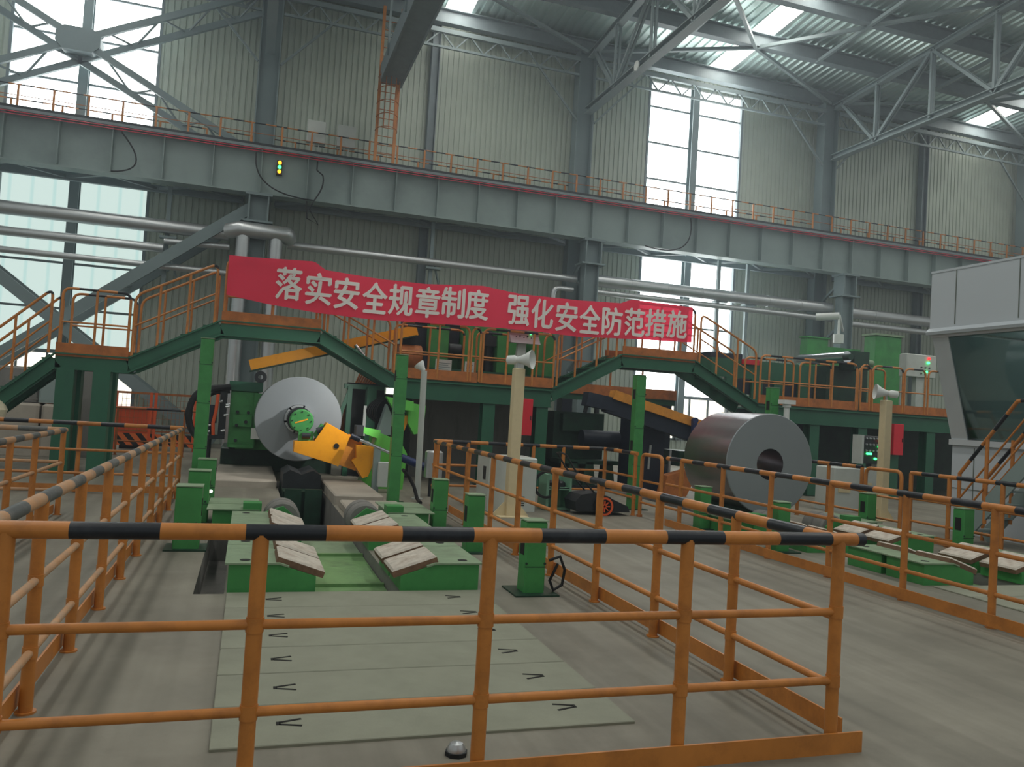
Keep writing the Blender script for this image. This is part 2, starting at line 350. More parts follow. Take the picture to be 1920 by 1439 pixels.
# bracing in the roof plane
def brace(pts, name, label, w_=.12):
    b = B()
    for p, q in pts: b.bar(p, q, w_, w_)
    one(b, name, label, 'brace', 'truss', pts[0][0], 'roof braces')
for i, (x0, x1) in enumerate(((.0, 11.2), (11.3, 22.3), (22.4, 33.5))):
    P = lambda x, y: (x, y, zr(y)-.62)
    mx = (x0+x1)/2
    brace([(P(x0, 19.8), P(mx, 25.1)), (P(mx, 25.1), P(x1, 19.8)), (P(x0, 27.7), P(mx, 25.1)), (P(mx, 25.1), P(x1, 27.7)), (P(x0+2.8, 25.1), P(x0+2.8, 19.8)), (P(x1-2.8, 25.1), P(x1-2.8, 19.8))],
          'roof_brace', ['crossed grey roof braces in the bay left of the caged ladder top', 'crossed grey roof braces in the bay above the right tall window', 'crossed grey roof braces in the bay over the control booth'][i])
# ------------------------------------------------------------------ trusses
TN = [27.0, 25.05, 22.4, 19.8, 17.15, 14.5, 11.9, 9.2]
def truss(x, label):
    t = thing('roof_truss', label, 'truss', (x, 27.3, 13.0), 'roof trusses')
    zt = lambda y: 15.16+.075*(27-y); zb = 13.02
    b = B(); b.ibar((x, 27.4, zb), (x, 5.5, zb), .3, .24, .03); build(b, 'bottom_chord', 'truss', t)
    b = B(); b.ibar((x, 27.4, zt(27.4)), (x, 5.5, zt(5.5)), .26, .22, .03); build(b, 'top_chord', 'truss', t)
    for i, y in enumerate(TN[1:]): b = B(); b.bar((x-.07, y, zb), (x-.07, y, zt(y)), .07, .09); b.bar((x+.07, y, zb), (x+.07, y, zt(y)), .07, .09); build(b, 'post', 'truss', t)
    for i in range(len(TN)-1):
        a, c = TN[i], TN[i+1]; p = (x, a, zt(a)) if i % 2 == 0 else (x, a, zb); q = (x, c, zb) if i % 2 == 0 else (x, c, zt(c))
        b = B()
        for dx in (-.07, .07): b.bar((p[0]+dx, p[1], p[2]), (q[0]+dx, q[1], q[2]), .07, .11)
        if i % 2 == 0: b.box(x-.02, x+.02, c-.3, c+.3, zb+.05, zb+.4)
        build(b, 'diagonal', 'truss', t)
    return t
truss(XC[1], 'grey roof truss running out above the left column')
t_mid = truss(XC[2], 'grey roof truss above the column between ladder and right window')
b = B(); b.cyl((XC[2]-.16, 23.1, 13.0), (XC[2]-.2, 23.1, 13.0), .16, n=24); build(b, 'round_plate', 'white', t_mid)
truss(XC[3], 'grey roof truss on the column right of the tall window')
truss(XC[4], 'grey roof truss at the far right over the booth')
# ------------------------------------------------------------------ columns
cl = ['grey steel column beyond the left picture edge', 'grey steel column behind the banner left end, with the traffic light', 'grey steel column standing behind the banner right of its middle', 'grey steel column behind the green machine right of the tall window', 'grey steel column at the far right behind the booth']
for i, x in enumerate(XC):
    t = thing('steel_column', cl[i], 'column', (x, 27.5, 0), 'building columns')
    b = B(); b.ibar((x, 27.85, 9.4), (x, 27.85, 15.6), .5, .68, .04, 0, (1, 0, 0)); build(b, 'upper_shaft', 'column', t)
    b = B(); b.ibar((x, 28.05, 0), (x, 28.05, 9.4), .45, .6, .04, 0, (1, 0, 0)); build(b, 'wall_leg', 'column', t)
    b = B(); b.ibar((x, 26.35, 0), (x, 26.35, 7.1), .4, .55, .04, 0, (1, 0, 0)); build(b, 'crane_leg', 'column', t)
    b = B(); b.ibar((x, 26.35, 7.1), (x, 26.35, 7.95), .6, .62, .05, 0, (1, 0, 0)); b.box(x-.45, x+.45, 26.0, 26.7, 7.05, 7.11); b.box(x-.4, x+.4, 26.0, 26.7, 7.89, 7.97); build(b, 'bracket_head', 'column', t)
    b = B(); z = .6
    while z < 7.0: b.bar((x, 26.5, z), (x, 27.9, z+.9), .09, .09); b.bar((x, 27.9, z+.9), (x, 26.5, z+1.8), .09, .09); z += 1.8
    build(b, 'lacing', 'column', t)
for i, x in enumerate((5.55, 27.95)):
    b = B(); b.ibar((x, 28.3, 0), (x, 28.3, 15.6), .3, .3, .03, 0, (1, 0, 0))
    one(b, 'wind_column', ['slim dark wall post behind the banner, right of the caged ladder', 'slim dark wall post at the right above the booth roof'][i], 'column', 'purlin', (x, 28.3, 0), 'wall posts')
# ------------------------------------------------------------------ crane girder
t = thing('crane_girder', 'long grey crane runway girder crossing the hall above the banner', 'girder', (0, 26.35, 7.97))
b = B(); b.box(-15, 40, 26.33, 26.37, 8.0, 9.4); build(b, 'web', 'girder', t)
b = B(); b.box(-15, 40, 26.1, 26.62, 7.96, 8.0); build(b, 'bottom_flange', 'girder', t)
b = B(); b.box(-15, 40, 26.0, 26.7, 9.36, 9.44); build(b, 'top_flange', 'purlin', t)
k = 0; x = XC[1]-1.41*10
while x < 38: b = B(); b.box(x-.012, x+.012, 26.12, 26.33, 8.02, 9.4); build(b, 'stiffener', 'girder', t); x += 1.41
b = B(); b.box(-15, 40, 26.28, 26.42, 9.44, 9.6); build(b, 'crane_rail', 'dark', t)
b = B()
for k in range(2): b.tube([(-15, 25.95, 9.24+.07*k), (40, 25.95, 9.24+.07*k)], .013, 6)
build(b, 'conductor_bar', 'conductor', t)
b = B(); b.box(-15, 40, 26.7, 28.2, 9.36, 9.42)
one(b, 'crane_walkway', 'dark plate walkway behind the crane girder along the wall', 'walkway', 'purlin', (0, 27.4, 9.36))
for a, c, lb in zip(XC, XC[1:], el):
    b = B(); a += .5; c -= .5; b.bar((a, 27.7, 8.05), (c, 27.7, 8.05), .16, .2); n = 8
    for i in range(n): b.bar((a+(c-a)*i/n, 26.65 if i % 2 else 27.7, 8.05), (a+(c-a)*(i+1)/n, 27.7 if i % 2 else 26.65, 8.05), .09, .09)
    one(b, 'girder_bracing', 'flat dark lattice behind the crane girder underside '+lb.replace('over', 'before').replace('above', 'behind'), 'brace', 'purlin', (a, 27.2, 8.05), 'girder lattices')
def walk_rail(y, label, sp, x0=-14.6, x1=39, h=1.0, mids=(.35, .68)):
    t = thing('walkway_railing', label, 'railing', (x0, y, 9.42), 'crane walkway railings')
    b = B(); b.tube([(x0, y, 9.42+h), (x1, y, 9.42+h)], .022, 8, stripe=(.33, 0, 1)); build(b, 'top_rail', ['orange', 'black'], t)
    for m_ in mids: b = B(); b.tube([(x0, y, 9.42+m_), (x1, y, 9.42+m_)], .012, 6); build(b, 'mid_rail', ['rust_orange'], t)
    x = x0
    while x <= x1: b = B(); b.box(x-.03, x+.03, y-.02, y+.02, 9.42, 9.42+h); build(b, 'post', 'orange', t); x += sp
walk_rail(26.95, 'orange and black railing along the front of the crane walkway', .94)
walk_rail(28.1, 'orange and black railing at the wall side of the crane walkway', 1.41, h=.92, mids=(.5,))
# traffic light + cables
t = thing('signal_light', 'small three lamp signal light lit amber and green on the girder', 'signal light', (.42, 26.2, 8.65))
b = B(); b.box(.33, .51, 26.2, 26.32, 8.66, 9.12); hs = build(b, 'housing', 'dark', t)
for z, mm in ((9.04, 'lampa'), (8.9, 'lampg'), (8.76, 'lampa')): b = B(); b.cyl((.42, 26.16, z), (.42, 26.21, z), .055, n=14); build(b, 'lamp', mm, hs)
def cable(pts, r, label, cat='cable', mm='rubber', group=None, name='cable'):
    b = B(); b.tube(pts, r, 8); return one(b, name, label, cat, mm, pts[0], group)
cable(arc((-.3, 26.0, 9.2), (1.5, 26.0, 7.95), (-.4, 25.9, 7.9), 14), .022, 'thin black cable sagging across the girder beside the signal light', group='girder cables')
cable([(1.55+.22*sin(a*.9)*(a > 1), 25.98, 9.2-.35*a) for a in [i*.4 for i in range(12)]]+[(1.7, 25.98, 7.2), (1.35, 25.98, 7.35), (1.3, 25.98, 7.9)], .022, 'black cable looping down below the girder right of the signal light', group='girder cables')
cable(arc((-4.1, 26.0, 9.2), (-4.3, 26.0, 8.0), (-3.1, 25.95, 8.1), 14), .022, 'black cable bow hanging on the girder over the left window', group='girder cables')
cable(arc((15.0, 26.0, 9.2), (13.2, 26.0, 7.95), (15.3, 25.95, 7.6), 14), .022, 'black cable bow hanging on the girder by the right window', group='girder cables')
for i, x in enumerate((1.22, 2.2)):
    t = thing('junction_box', ['pale junction box on legs on the crane walkway, the left one', 'pale junction box on legs on the crane walkway, nearer the caged ladder'][i], 'electrical box', (x, 27.2, 9.42), 'walkway junction boxes')
    b = B(); b.bbox(x, x+.6, 27.1, 27.35, 10.15, 10.88, .02); build(b, 'box', 'grey_box', t)
    b = B()
    for dx in (.12, .25, .4): b.bar((x+dx, 27.22, 9.42), (x+dx, 27.22, 10.15), .03, .03)
    build(b, 'stand', 'grey_box', t)
# caged ladder and hanging catwalk
t = thing('caged_ladder', 'orange caged ladder rising from the crane walkway', 'ladder', (3.75, 26.75, 9.42))
for x in (3.43, 4.04): b = B(); b.bar((x, 26.75, 9.42), (x, 26.75, 15.0), .1, .05); build(b, 'stringer', 'orange', t)
for k in range(17): b = B(); b.cyl((3.43, 26.75, 9.7+.3*k), (4.04, 26.75, 9.7+.3*k), .014, n=8); build(b, 'rung', 'rust_orange', t)
b = B()
for k in range(5):
    z = 10.75+.45*k; b.tube([(3.73+.36*cos(a), 26.72-.6*sin(a), z) for a in [pi*i/10 for i in range(11)]], .014, 6)
for a in (.5, 1.1, pi/2, 2.04, 2.64): b.bar((3.73+.36*cos(a), 26.72-.6*sin(a), 10.7), (3.73+.36*cos(a), 26.72-.6*sin(a), 12.6), .03, .01)
build(b, 'cage', 'rust_orange', t)
t = thing('hanging_catwalk', 'dark box catwalk hanging under the roof above the caged ladder', 'catwalk', (3.8, 26.9, 12.42))
b = B(); b.box(3.45, 4.15, 8, 26.9, 12.42, 12.5); build(b, 'deck', 'purlin', t)
for x in (3.45, 4.15): b = B(); b.box(x-.03, x+.03, 8, 26.9, 12.38, 13.0); build(b, 'side_plate', 'purlin', t)
for y in range(10, 28, 3):
    for p, q in (((4.2, y, 12.6), (4.9, y-.6, zr(y)-.6)), ((3.4, y, 12.6), (3.4, y, zr(y)-.5))): b = B(); b.bar(p, q, .07, .07); build(b, 'hanger', 'truss', t)
# X braces of the left bay
def xbrace(name, label, arms, lace, gus=None):
    t = thing(name, label, 'brace', arms[0][0], 'wall cross braces')
    for p, q in arms:
        for dy in ((-.0, .4) if lace else (0, 1.3)):
            dz = -.5 if dy == .4 else 0; b = B(); P = V(p)+V((0, dy, dz)); Q = V(q)+V((0, dy, dz))
            b.bar(P, Q, .12, .2 if lace else .34); build(b, 'member', 'column', t)
        b = B(); n = 14
        for i in range(n):
            a = V(p).lerp(V(q), i/n); c = V(p).lerp(V(q), (i+1)/n); d = V((0, .4, -.5)) if lace else V((0, 1.3, 0))
            if lace or i % 4 == 1: b.bar(a+(d if i % 2 else V()), c+(V() if i % 2 else d), .05, .05)
        build(b, 'lacing', 'truss', t)
    if gus: b = B(); b.prism(gus, arms[0][0][1]-.1, arms[0][0][1]+.6, 'y'); build(b, 'gusset_plate', 'column', t)
cx, cz = -5.69, 12.2
xbrace('upper_cross_brace', 'upper laced cross brace over the left window above the girder', [((-.45, 27.3, 14.85), (-10.9, 27.3, 9.55)), ((-.45, 27.3, 9.55), (-10.9, 27.3, 14.85))], True,
       [(cx-.62, cz-.15), (cx-.4, cz-.36), (cx+.4, cz-.36), (cx+.62, cz-.15), (cx+.62, cz+.15), (cx+.4, cz+.36), (cx-.4, cz+.36), (cx-.62, cz+.15)])
xbrace('lower_cross_brace', 'lower double cross brace before the left window behind the stair', [((-.3, 26.5, 7.6), (-9.9, 26.5, .05)), ((-1.0, 26.6, .05), (-10.9, 26.6, 7.6))], False)
b = B(); b.bar((-11.2, 27.3, 9.0), (-.3, 27.3, 9.0), .2, .3); one(b, 'wall_strut', 'grey horizontal strut between the two braces of the left bay', 'strut', 'column', (-5.7, 27.3, 9.0))
# pipes
def pipe(pts, r, label, group='wall pipes', bands=None, mm='pipe'):
    b = B(); b.tube(pts, r, 16)
    if bands:
        p, q = V(pts[0]), V(pts[-1]); L = (q-p).length; n = int(L/bands)
        for i in range(1, n): c = p.lerp(q, i/n); d = (q-p).normalized()*.03; b.cyl(c-d, c+d, r*1.04, n=16)
    return one(b, 'pipe', label, 'pipe', mm, pts[0], group)
pipe([(-15, 26.75, 6.7), (-.95, 26.75, 6.7)], .21, 'thick clad pipe, uppermost of three across the left window', bands=1.2)
pipe([(-15, 26.75, 6.02), (-2.8, 26.75, 6.02)], .14, 'clad pipe, middle of three across the left window', bands=1.2)
pipe([(-15, 26.75, 5.47), (-.6, 26.75, 5.47)], .1, 'thin clad pipe, lowest of three across the left window')
pipe([(-2.8, 26.75, 6.25), (-.9, 26.75, 6.3)], .1, 'short clad pipe linking brace and left column')
pipe([(-.95, 26.2, 6.7)]+[(-.6, 25.95, 6.75), (.6, 25.95, 6.75)]+arc((.7, 25.95, 6.75), (.85, 26.3, 6.7), (.85, 25.95, 6.75)), .24, 'fat clad pipe elbow in front of the left column head')
pipe([(-.5, 26.0, 6.6), (-.5, 26.0, 0)], .2, 'upright silver pipe left of the left column foot', bands=1)
pipe([(.47, 26.0, 6.6), (.47, 26.0, 0)], .2, 'upright silver pipe right of the left column foot', bands=1)
pipe([(.85, 26.75, 6.58), (10.9, 26.75, 6.58)], .13, 'clad pipe along the wall above the banner', bands=1.4)
pipe([(11.6, 26.75, 6.62), (22.0, 26.75, 6.62)], .22, 'thick clad pipe before the right tall window', bands=1.4)
pipe([(11.6, 26.75, 6.2), (22.1, 26.75, 6.2)], .11, 'thin clad pipe under the thick one before the right window')
pipe([(22.7, 26.75, 6.55), (40, 26.75, 6.55)], .22, 'thick clad pipe behind the booth roof', bands=1.4)
pipe([(22.7, 26.75, 6.1), (40, 26.75, 6.1)], .12, 'thin clad pipe under the thick one behind the booth')
pipe([(10.7, 26.5, 6.15)]+arc((10.2, 26.5, 6.15), (9.95, 26.5, 5.9), (9.95, 26.5, 6.15))+[(9.95, 26.5, 0)], .09, 'small bent pipe dropping behind the banner by the middle column')
for i, (x, z0) in enumerate(((-2.75, 4.9), (5.6, 5.6), (18.2, 3.9), (16.9, 3.9))):
    b = B(); b.bar((x, 26.95, z0), (x, 26.95, 8.0), .12, .12); b.bar((x+.12, 27.0, z0+1), (x+.35, 27.1, z0+.3), .05, .05); b.box(x-.2, x+.3, 26.7, 27.0, 6.35, 6.42)
    one(b, 'pipe_hanger', ['grey pipe hanger post before the left window edge', 'grey pipe hanger post behind the middle of the banner', 'grey pipe hanger post before the right window, the right one', 'grey pipe hanger post before the right window, the left one'][i], 'pipe hanger', 'column', (x, 26.95, z0), 'pipe hangers')

# ================================================================== FENCES
def fence(label, runs, posts, mids=(.66, .30), kick=None, stripe=1/3, phases=None, r=.034, mats=('orange', 'black'), post_mat='orange', h=1.07, loc=None, mid_r=.021, kz=(.02, .13), mid_end=None, cap=False):
    t = thing('railing', label, 'railing', (*(loc or posts[0]), 0), 'floor railings')
    for i, pts in enumerate(runs):
        b = B(); P = [V((x, y, h)) for x, y in pts]
        b.tube(P, r, 14, stripe=(stripe, 0, 1), phase=phases[i] if phases else 0)
        if cap: b.tube([P[-1], P[-1]+V((.05, 0, 0))], r, 14, 1)
        build(b, 'top_rail', list(mats), t)
        for z in mids: b = B(); b.tube([(x, y, z) for x, y in (pts[:-1]+[mid_end] if mid_end else pts)], mid_r, 12); build(b, 'mid_rail', mats[0], t)
    for x, y in posts:
        b = B(); b.cyl((x, y, 0), (x, y, h), r*.97, n=14); b.cyl((x, y, 0), (x, y, .01), .05, n=12)
        for z in mids: b.cyl((x, y, z-.03), (x, y, z+.03), r*1.08, n=14)
        build(b, 'post', post_mat, t)
    for a, c, off in kick or []:
        b = B(); zk = sum(kz)/2; b.bar((a[0]+off[0], a[1]+off[1], zk), (c[0]+off[0], c[1]+off[1], zk), .012, kz[1]-kz[0]); build(b, 'kick_plate', post_mat, t)
    return t
YF = 3.48; XL, XR, X2, X3 = -.95, 3.07, 6.4, 10.3
fence('front orange and black railing across the near end of the pit', [[(-2.6, YF), (3.09, YF)]], [(-2.0, YF), (-.83, YF), (.09, YF), (1.08, YF), (2.09, YF), (2.99, YF)], phases=[.27], stripe=.322, h=1.092, mids=(.715, .36),
      kick=[((-2.4, YF), (3.15, YF), (0, -.045))], loc=(1.1, YF), kz=(.0, .105), mid_end=(2.98, YF), cap=True)
yL = [4.6, 5.62, 6.66, 7.7, 8.76, 9.82, 10.9, 12.1, 13.4]
fence('left railing with dusty top rail running back beside the coil pit', [[(XL, 3.56), (XL, 13.5)]], [(XL, y) for y in yL], mats=('dusty_orange', 'dusty_black'), kick=[((XL, 3.6), (XL, 13.4), (-.05, 0))])
fence('right railing of the near pit running back along the aisle', [[(XR, 3.6), (XR, 13.4)]], [(XR, y) for y in (4.53, 5.55, 6.65, 7.77, 8.9, 9.98, 11.2, 12.4, 13.35)], kick=[((XR, 3.55), (XR, 12.4), (.05, 0))], phases=[.1])
fence('short railing left of the dusty railing by the stair columns', [[(-2.2, 5.5), (-2.2, 11.6)], [(-6.4, 11.6), (-2.2, 11.6)]], [(-2.2, y) for y in (5.6, 6.9, 8.1, 9.1, 10.1, 11.5)]+[(-4.4, 11.6)], mats=('dusty_orange', 'dusty_black'), kick=[((-2.2, 5.5), (-2.2, 11.5), (-.05, 0))])
fence('orange and black railing across the floor before the stair columns', [[(-7, 14.05), (XL, 13.9)]], [(-5.6, 14.02), (-4.2, 14.0), (-2.45, 13.98), (-.98, 13.92)], kick=[((-7, 14.0), (XL, 13.85), (0, 0))], phases=[.15])
fence('orange and black railing across the aisle before the grey cabinet', [[(XR+.05, 13.75), (6.45, 13.9)], [(6.45, 13.9), (6.45, 12.55)]], [(3.2, 13.75), (3.75, 13.77), (5.0, 13.82), (5.6, 13.85), (6.45, 13.85), (6.45, 12.6)], phases=[0, .2])
def gate(label, p, q, h=1.07):
    t = thing('railing_gate', label, 'gate', (*p, 0), 'railing gates'); p, q = V((*p, 0)), V((*q, 0)); d = (q-p).normalized()*.12
    b = B(); z = V((0, 0, h)); e = V((0, 0, h-.12))
    b.tube([p+V((0, 0, .03))]+arc(p+e, p+z+d, p+z)+arc(q+z-d, q+e, q+z)+[q+V((0, 0, .03))], .032, 12); build(b, 'gate_frame', 'orange', t)
    for k in (.62, .25): b = B(); b.tube([p+V((0, 0, k)), q+V((0, 0, k))], .02, 10); build(b, 'cross_bar', 'orange', t)
    b = B()
    for P in (p, q): b.cyl(P, P+V((0, 0, .04)), .05, n=12)
    build(b, 'foot', 'rust_orange', t)
gate('rounded orange gate closing the aisle side left of the big coil', (X2+.1, 12.45), (X2+.1, 11.75))
fence('right aisle railing running back before the big coil', [[(X2, 3.3), (X2, 11.4)]], [(X2, y) for y in (3.4, 4.45, 5.49, 6.51, 7.61, 8.72, 9.82, 10.95)], kick=[((X2, 3.3), (X2, 11.3), (-.05, 0))], phases=[.02])
fence('far railing right of the big coil up to the beige speaker post', [[(X3, 13.3), (X3, 11.5)]], [(X3, 13.2), (X3, 12.35), (X3, 11.5)])
gate('rounded orange gate right of the big coil before the beige post', (X3-.05, 11.35), (X3-.05, 10.55))
fence('far railing beside the booth stair right of the beige post', [[(X3, 10.4), (X3, 3.5)]], [(X3, y) for y in (10.4, 9.65, 8.73, 7.8, 6.8)], phases=[.1], kick=[((X3, 10.4), (X3, 3.5), (-.05, 0))])

# ================================================================== PIT AREA
ordn = ['nearest', 'second', 'third', 'fourth', 'fifth', 'farthest']
def slab(x0, x1, y0, y1, label, group):
    t = thing('cover_slab', label, 'slab', ((x0+x1)/2, y0, 0), group)
    b = B(); b.bbox(x0, x1, y0+.004, y1-.004, 0, .016, .004); build(b, 'slab', 'slab', t)
    ym = (y0+y1)/2
    for s, xx in ((1, x0+.32), (-1, x1-.26)):
        b = B()
        for sg in (1, -1): b.bar((xx, ym+.012*sg, .017), (xx+s*.11, ym+.045*sg, .017), .016, .003)
        b.bar((xx-.004*s, ym-.02, .017), (xx-.004*s, ym+.02, .017), .02, .003)
        build(b, 'lifting_slot', 'slot', t)
for k in range(6):
    y0 = 3.97+k*.52
    slab(-.06+.02*k*0, 2.12, y0, y0+.515, ['pale concrete cover slab just behind the front railing', 'pale concrete cover slab second from the front railing', 'pale concrete cover slab third from the front railing', 'pale concrete cover slab fourth from the front railing', 'pale concrete cover slab fifth from the front railing', 'pale concrete cover slab touching the near saddle boxes'][k], 'cover slabs of the near pit')
for k in range(4):
    y0 = 4.98+k*.52
    slab(7.35, 9.5, y0, y0+.515, ['pale cover slab at the right picture edge, first of the right pit', 'pale cover slab of the right pit, third before its saddles', 'pale cover slab of the right pit, second before its saddles', 'pale cover slab of the right pit touching its saddles'][k], 'cover slabs of the right pit')
t = thing('floor_bolt', 'round domed steel bolt head on the floor behind the front railing', 'bolt', (1.06, 3.76, 0))
b = B(); b.cyl((1.06, 3.76, 0), (1.06, 3.76, .02), .055, n=8); build(b, 'nut', 'dark', t)
b = B(); b.lathe((1.06, 3.76, .02), (0, 0, 1), [(0, .045), (.02, .042), (.035, .03), (.042, .001)], 20); build(b, 'dome', 'pipe', t)

def saddle(cx, s, y0, label, group):
    X = lambda o: cx+s*o
    t = thing('coil_saddle', label, 'coil saddle', (X(.75), y0, 0), group)
    prof = [(X(1.09), 0), (X(1.09), .235), (X(.69), .235), (X(.37), .13), (X(.37), 0)]
    for k in (0, 1): b = B(); b.prism(prof, y0+.64*k, y0+.56+.64*k); build(b, 'saddle_box', 'green', t)
    for k, (a, c) in enumerate(((0, .86), (.87, 1.2))):
        b = B(); b.prism([(X(1.12), .236), (X(1.12), .25), (X(.68), .25), (X(.6), .225), (X(.6), .21), (X(.68), .236)], y0+a-.02, y0+c)
        tp_ = build(b, 'top_plate', 'plate_green', t)
    b = B()
    for yy in (y0+.12, y0+1.05): b.cyl((X(.96), yy, .2505), (X(.96), yy, .252), .045, n=16)
    build(b, 'hole', 'slot', tp_)
    n = V((-s*.31, 0, .95)).normalized()
    for k in (0, 1):
        b = B(); a = V((X(.71), 0, .245)); c = V((X(.31), 0, .112)); y1, y2 = y0+.02+.62*k, y0+.52+.62*k; e = (c-a).normalized()*.02
        lo = [(p.x, y, p.z) for p, y in ((a, y1), (c, y1), (c, y2), (a, y2))]
        hi = [tuple(V(p)+n*.055) for p in lo]
        tp = [tuple(V(p)+n*.072+V((e.x*sx, .02*sy, e.z*sx))) for p, sx, sy in zip(lo, (1, -1, -1, 1), (1, 1, -1, -1))]
        b.add(lo+hi+tp, [(3, 2, 1, 0)]+[(i, (i+1) % 4, 4+(i+1) % 4, 4+i) for i in range(4)], 1)
        b.add(hi+tp, [(i, (i+1) % 4, 4+(i+1) % 4, 4+i) for i in range(4)]+[(4, 5, 6, 7)], 0)
        build(b, 'pad', ['pad', 'pad_edge'], t)
    return t
def roller(cx, s, y0, label, group):
    X = lambda o: cx+s*o
    t = thing('roller_stand', label, 'roller stand', (X(.9), y0, 0), group)
    b = B(); b.box(min(X(1.35), X(.85)), max(X(1.35), X(.85)), y0, y0+1.1, 0, .235); b.box(min(X(1.0), X(.78)), max(X(1.0), X(.78)), y0-.03, y0+.2, .0, .33); build(b, 'base', 'green', t)
    b = B(); b.box(min(X(1.42), X(.8)), max(X(1.42), X(.8)), y0-.04, y0+.5, .236, .25); b.box(min(X(1.42), X(.8)), max(X(1.42), X(.8)), y0+.53, y0+1.1, .236, .25); build(b, 'top_plate', 'plate_green', t)
    b = B(); b.lathe((X(.52), y0+.05, .12), (0, 1, 0), [(0, .05), (0, .2), (.03, .225), (.22, .225), (.235, .2), (.255, .2), (.27, .225), (.46, .225), (.49, .2), (.49, .05)], 32); build(b, 'roller', 'dark_concrete', t)
    b = B(); b.prism([(X(.8), 0), (X(.8), .2), (X(.52), .3), (X(.36), .16), (X(.36), 0)], y0-.03, y0+.03); build(b, 'bearing_plate', 'green', t)
for cx, nm, gp in ((1.03, 'near pit', 'saddles of the near pit'), (8.4, 'right pit', 'saddles of the right pit')):
    for s, sd in ((-1, 'left'), (1, 'right')):
        saddle(cx, s, 7.14, 'front %s hand green saddle box with two worn pads in the %s' % (sd, nm), gp)
        saddle(cx, s, 9.12, 'green saddle box behind the front one on the %s of the %s' % (sd, nm), gp)
        roller(cx, s, 10.5, 'green stand with grey support roller on the %s of the %s' % (sd, nm), 'roller stands')
    for k, (ya, yb) in enumerate(((7.12, 7.95), (8.0, 9.5), (9.6, 11.0))):
        b = B(); b.box(cx-.4, cx+.36, ya, yb, -.16, -.13); b.box(cx-.4, cx+.36, yb-.05, yb, -.2, -.1)
        one(b, 'pit_plate', ['nearest', 'middle', 'farthest'][k]+' scuffed green plate between the saddles of the '+nm, 'plate', 'pit_green' if k != 2 else 'plate_green', (cx, ya, -.2), 'pit cover plates')
# bollards
def bollard(x, y, h, label, group, tall=False):
    t = thing('bollard' if not tall else 'tall_post', label, 'bollard' if not tall else 'post', (x, y, 0), group); w_ = .095 if tall else .13 if x < 0 else .1
    b = B(); b.bbox(x-w_, x+w_, y-w_, y+w_, .0, h, .012); po = build(b, 'post', 'green', t)
    b = B(); b.box(x-.21, x+.21, y-.21, y+.21, 0, .015); build(b, 'base_plate', 'deep_green', t)
    b = B(); b.box(x-w_-.005, x+w_+.005, y-w_-.005, y+w_+.005, h, h+.012); build(b, 'cap', 'plate_green', po)
    s = 1 if x in (-.52, 6.95) else -1
    for z in ((h-.22,) if not tall else (h-.35, h-1.3)): b = B(); b.box(x+s*w_-.004, x+s*w_+.004, y-.05, y+.05, z-.09, z+.09); build(b, 'sensor_window', 'slot', po)
    b = B()
    for z in ((.25,) if not tall else (.8, 1.5, 2.1)):
        b.box(x-w_-.002, x+w_+.002, y-w_-.002, y-w_, z-.004, z+.004)
        for dx in (-.09, .09): b.cyl((x+dx, y-w_-.008, z+.03), (x+dx, y-w_, z+.03), .012, n=8)
    build(b, 'seam', 'deep_green', po)
    return t
G = 'short green sensor posts'
bollard(-.52, 9.2, .66, 'short green sensor post left of the near pit, the nearest there', G)
o = bollard(-.52, 11.05, .66, 'short green sensor post left of the near pit, with lit white lens', G)
b = B(); b.cyl((-.39, 11.05, .4), (-.37, 11.02, .4), .02, n=10); build(b, 'lens', 'lampw', o)
bollard(-.52, 13.0, .66, 'short green sensor post left of the near pit beside the tall post', G)
bollard(2.6, 7.05, .66, 'short green sensor post right of the near pit with cable loop', G)
bollard(2.6, 9.1, .66, 'short green sensor post right of the near pit, second from front', G)
bollard(2.6, 10.9, .66, 'short green sensor post right of the near pit, farthest of three', G)
bollard(6.95, 11.2, .66, 'short green sensor post in front of the big coil barrel', G)
bollard(6.95, 9.25, .66, 'short green sensor post before the lower right of the big coil', G)
bollard(9.95, 10.95, .66, 'short green sensor post beside the right beige speaker post', G)
bollard(9.95, 9.05, .66, 'short green sensor post before the booth stair', G)
G = 'tall green posts'
bollard(-.66, 13.35, 2.5, 'tall green post left of the near coil', G, True)
bollard(2.42, 13.5, 2.5, 'tall green post right of the near coil by the grey pipe', G, True)
bollard(6.9, 13.5, 2.48, 'tall green post left of the big coil', G, True)
bollard(9.83, 13.5, 2.45, 'tall green post behind the big coil', G, True)
cable([(2.75, 7.0, .3), (2.85, 6.98, .34), (2.9, 6.97, .22), (2.88, 6.97, .08), (2.8, 6.98, .03), (2.76, 6.98, .12), (2.82, 6.95, .28)], .014, 'black cable loop at the foot of the nearest right sensor post')
# concrete blocks by the pit
def cbox(x0, x1, y0, y1, z0, z1, label, mm='concrete', name='concrete_block', cat='block', group='concrete blocks'):
    b = B(); b.bbox(x0, x1, y0, y1, z0, z1, .02); return one(b, name, label, cat, mm, ((x0+x1)/2, y0, z0), group)
cbox(-.52, .6, 15.3, 18.7, 0, .13, 'pale concrete plinth left of the pit below the coil')
cbox(1.42, 2.2, 13.1, 16.5, 0, .16, 'grey concrete block right of the pit under the yellow arm')
cbox(1.48, 2.4, 11.75, 13.0, 0, .1, 'low concrete block right of the pit behind the support roller')
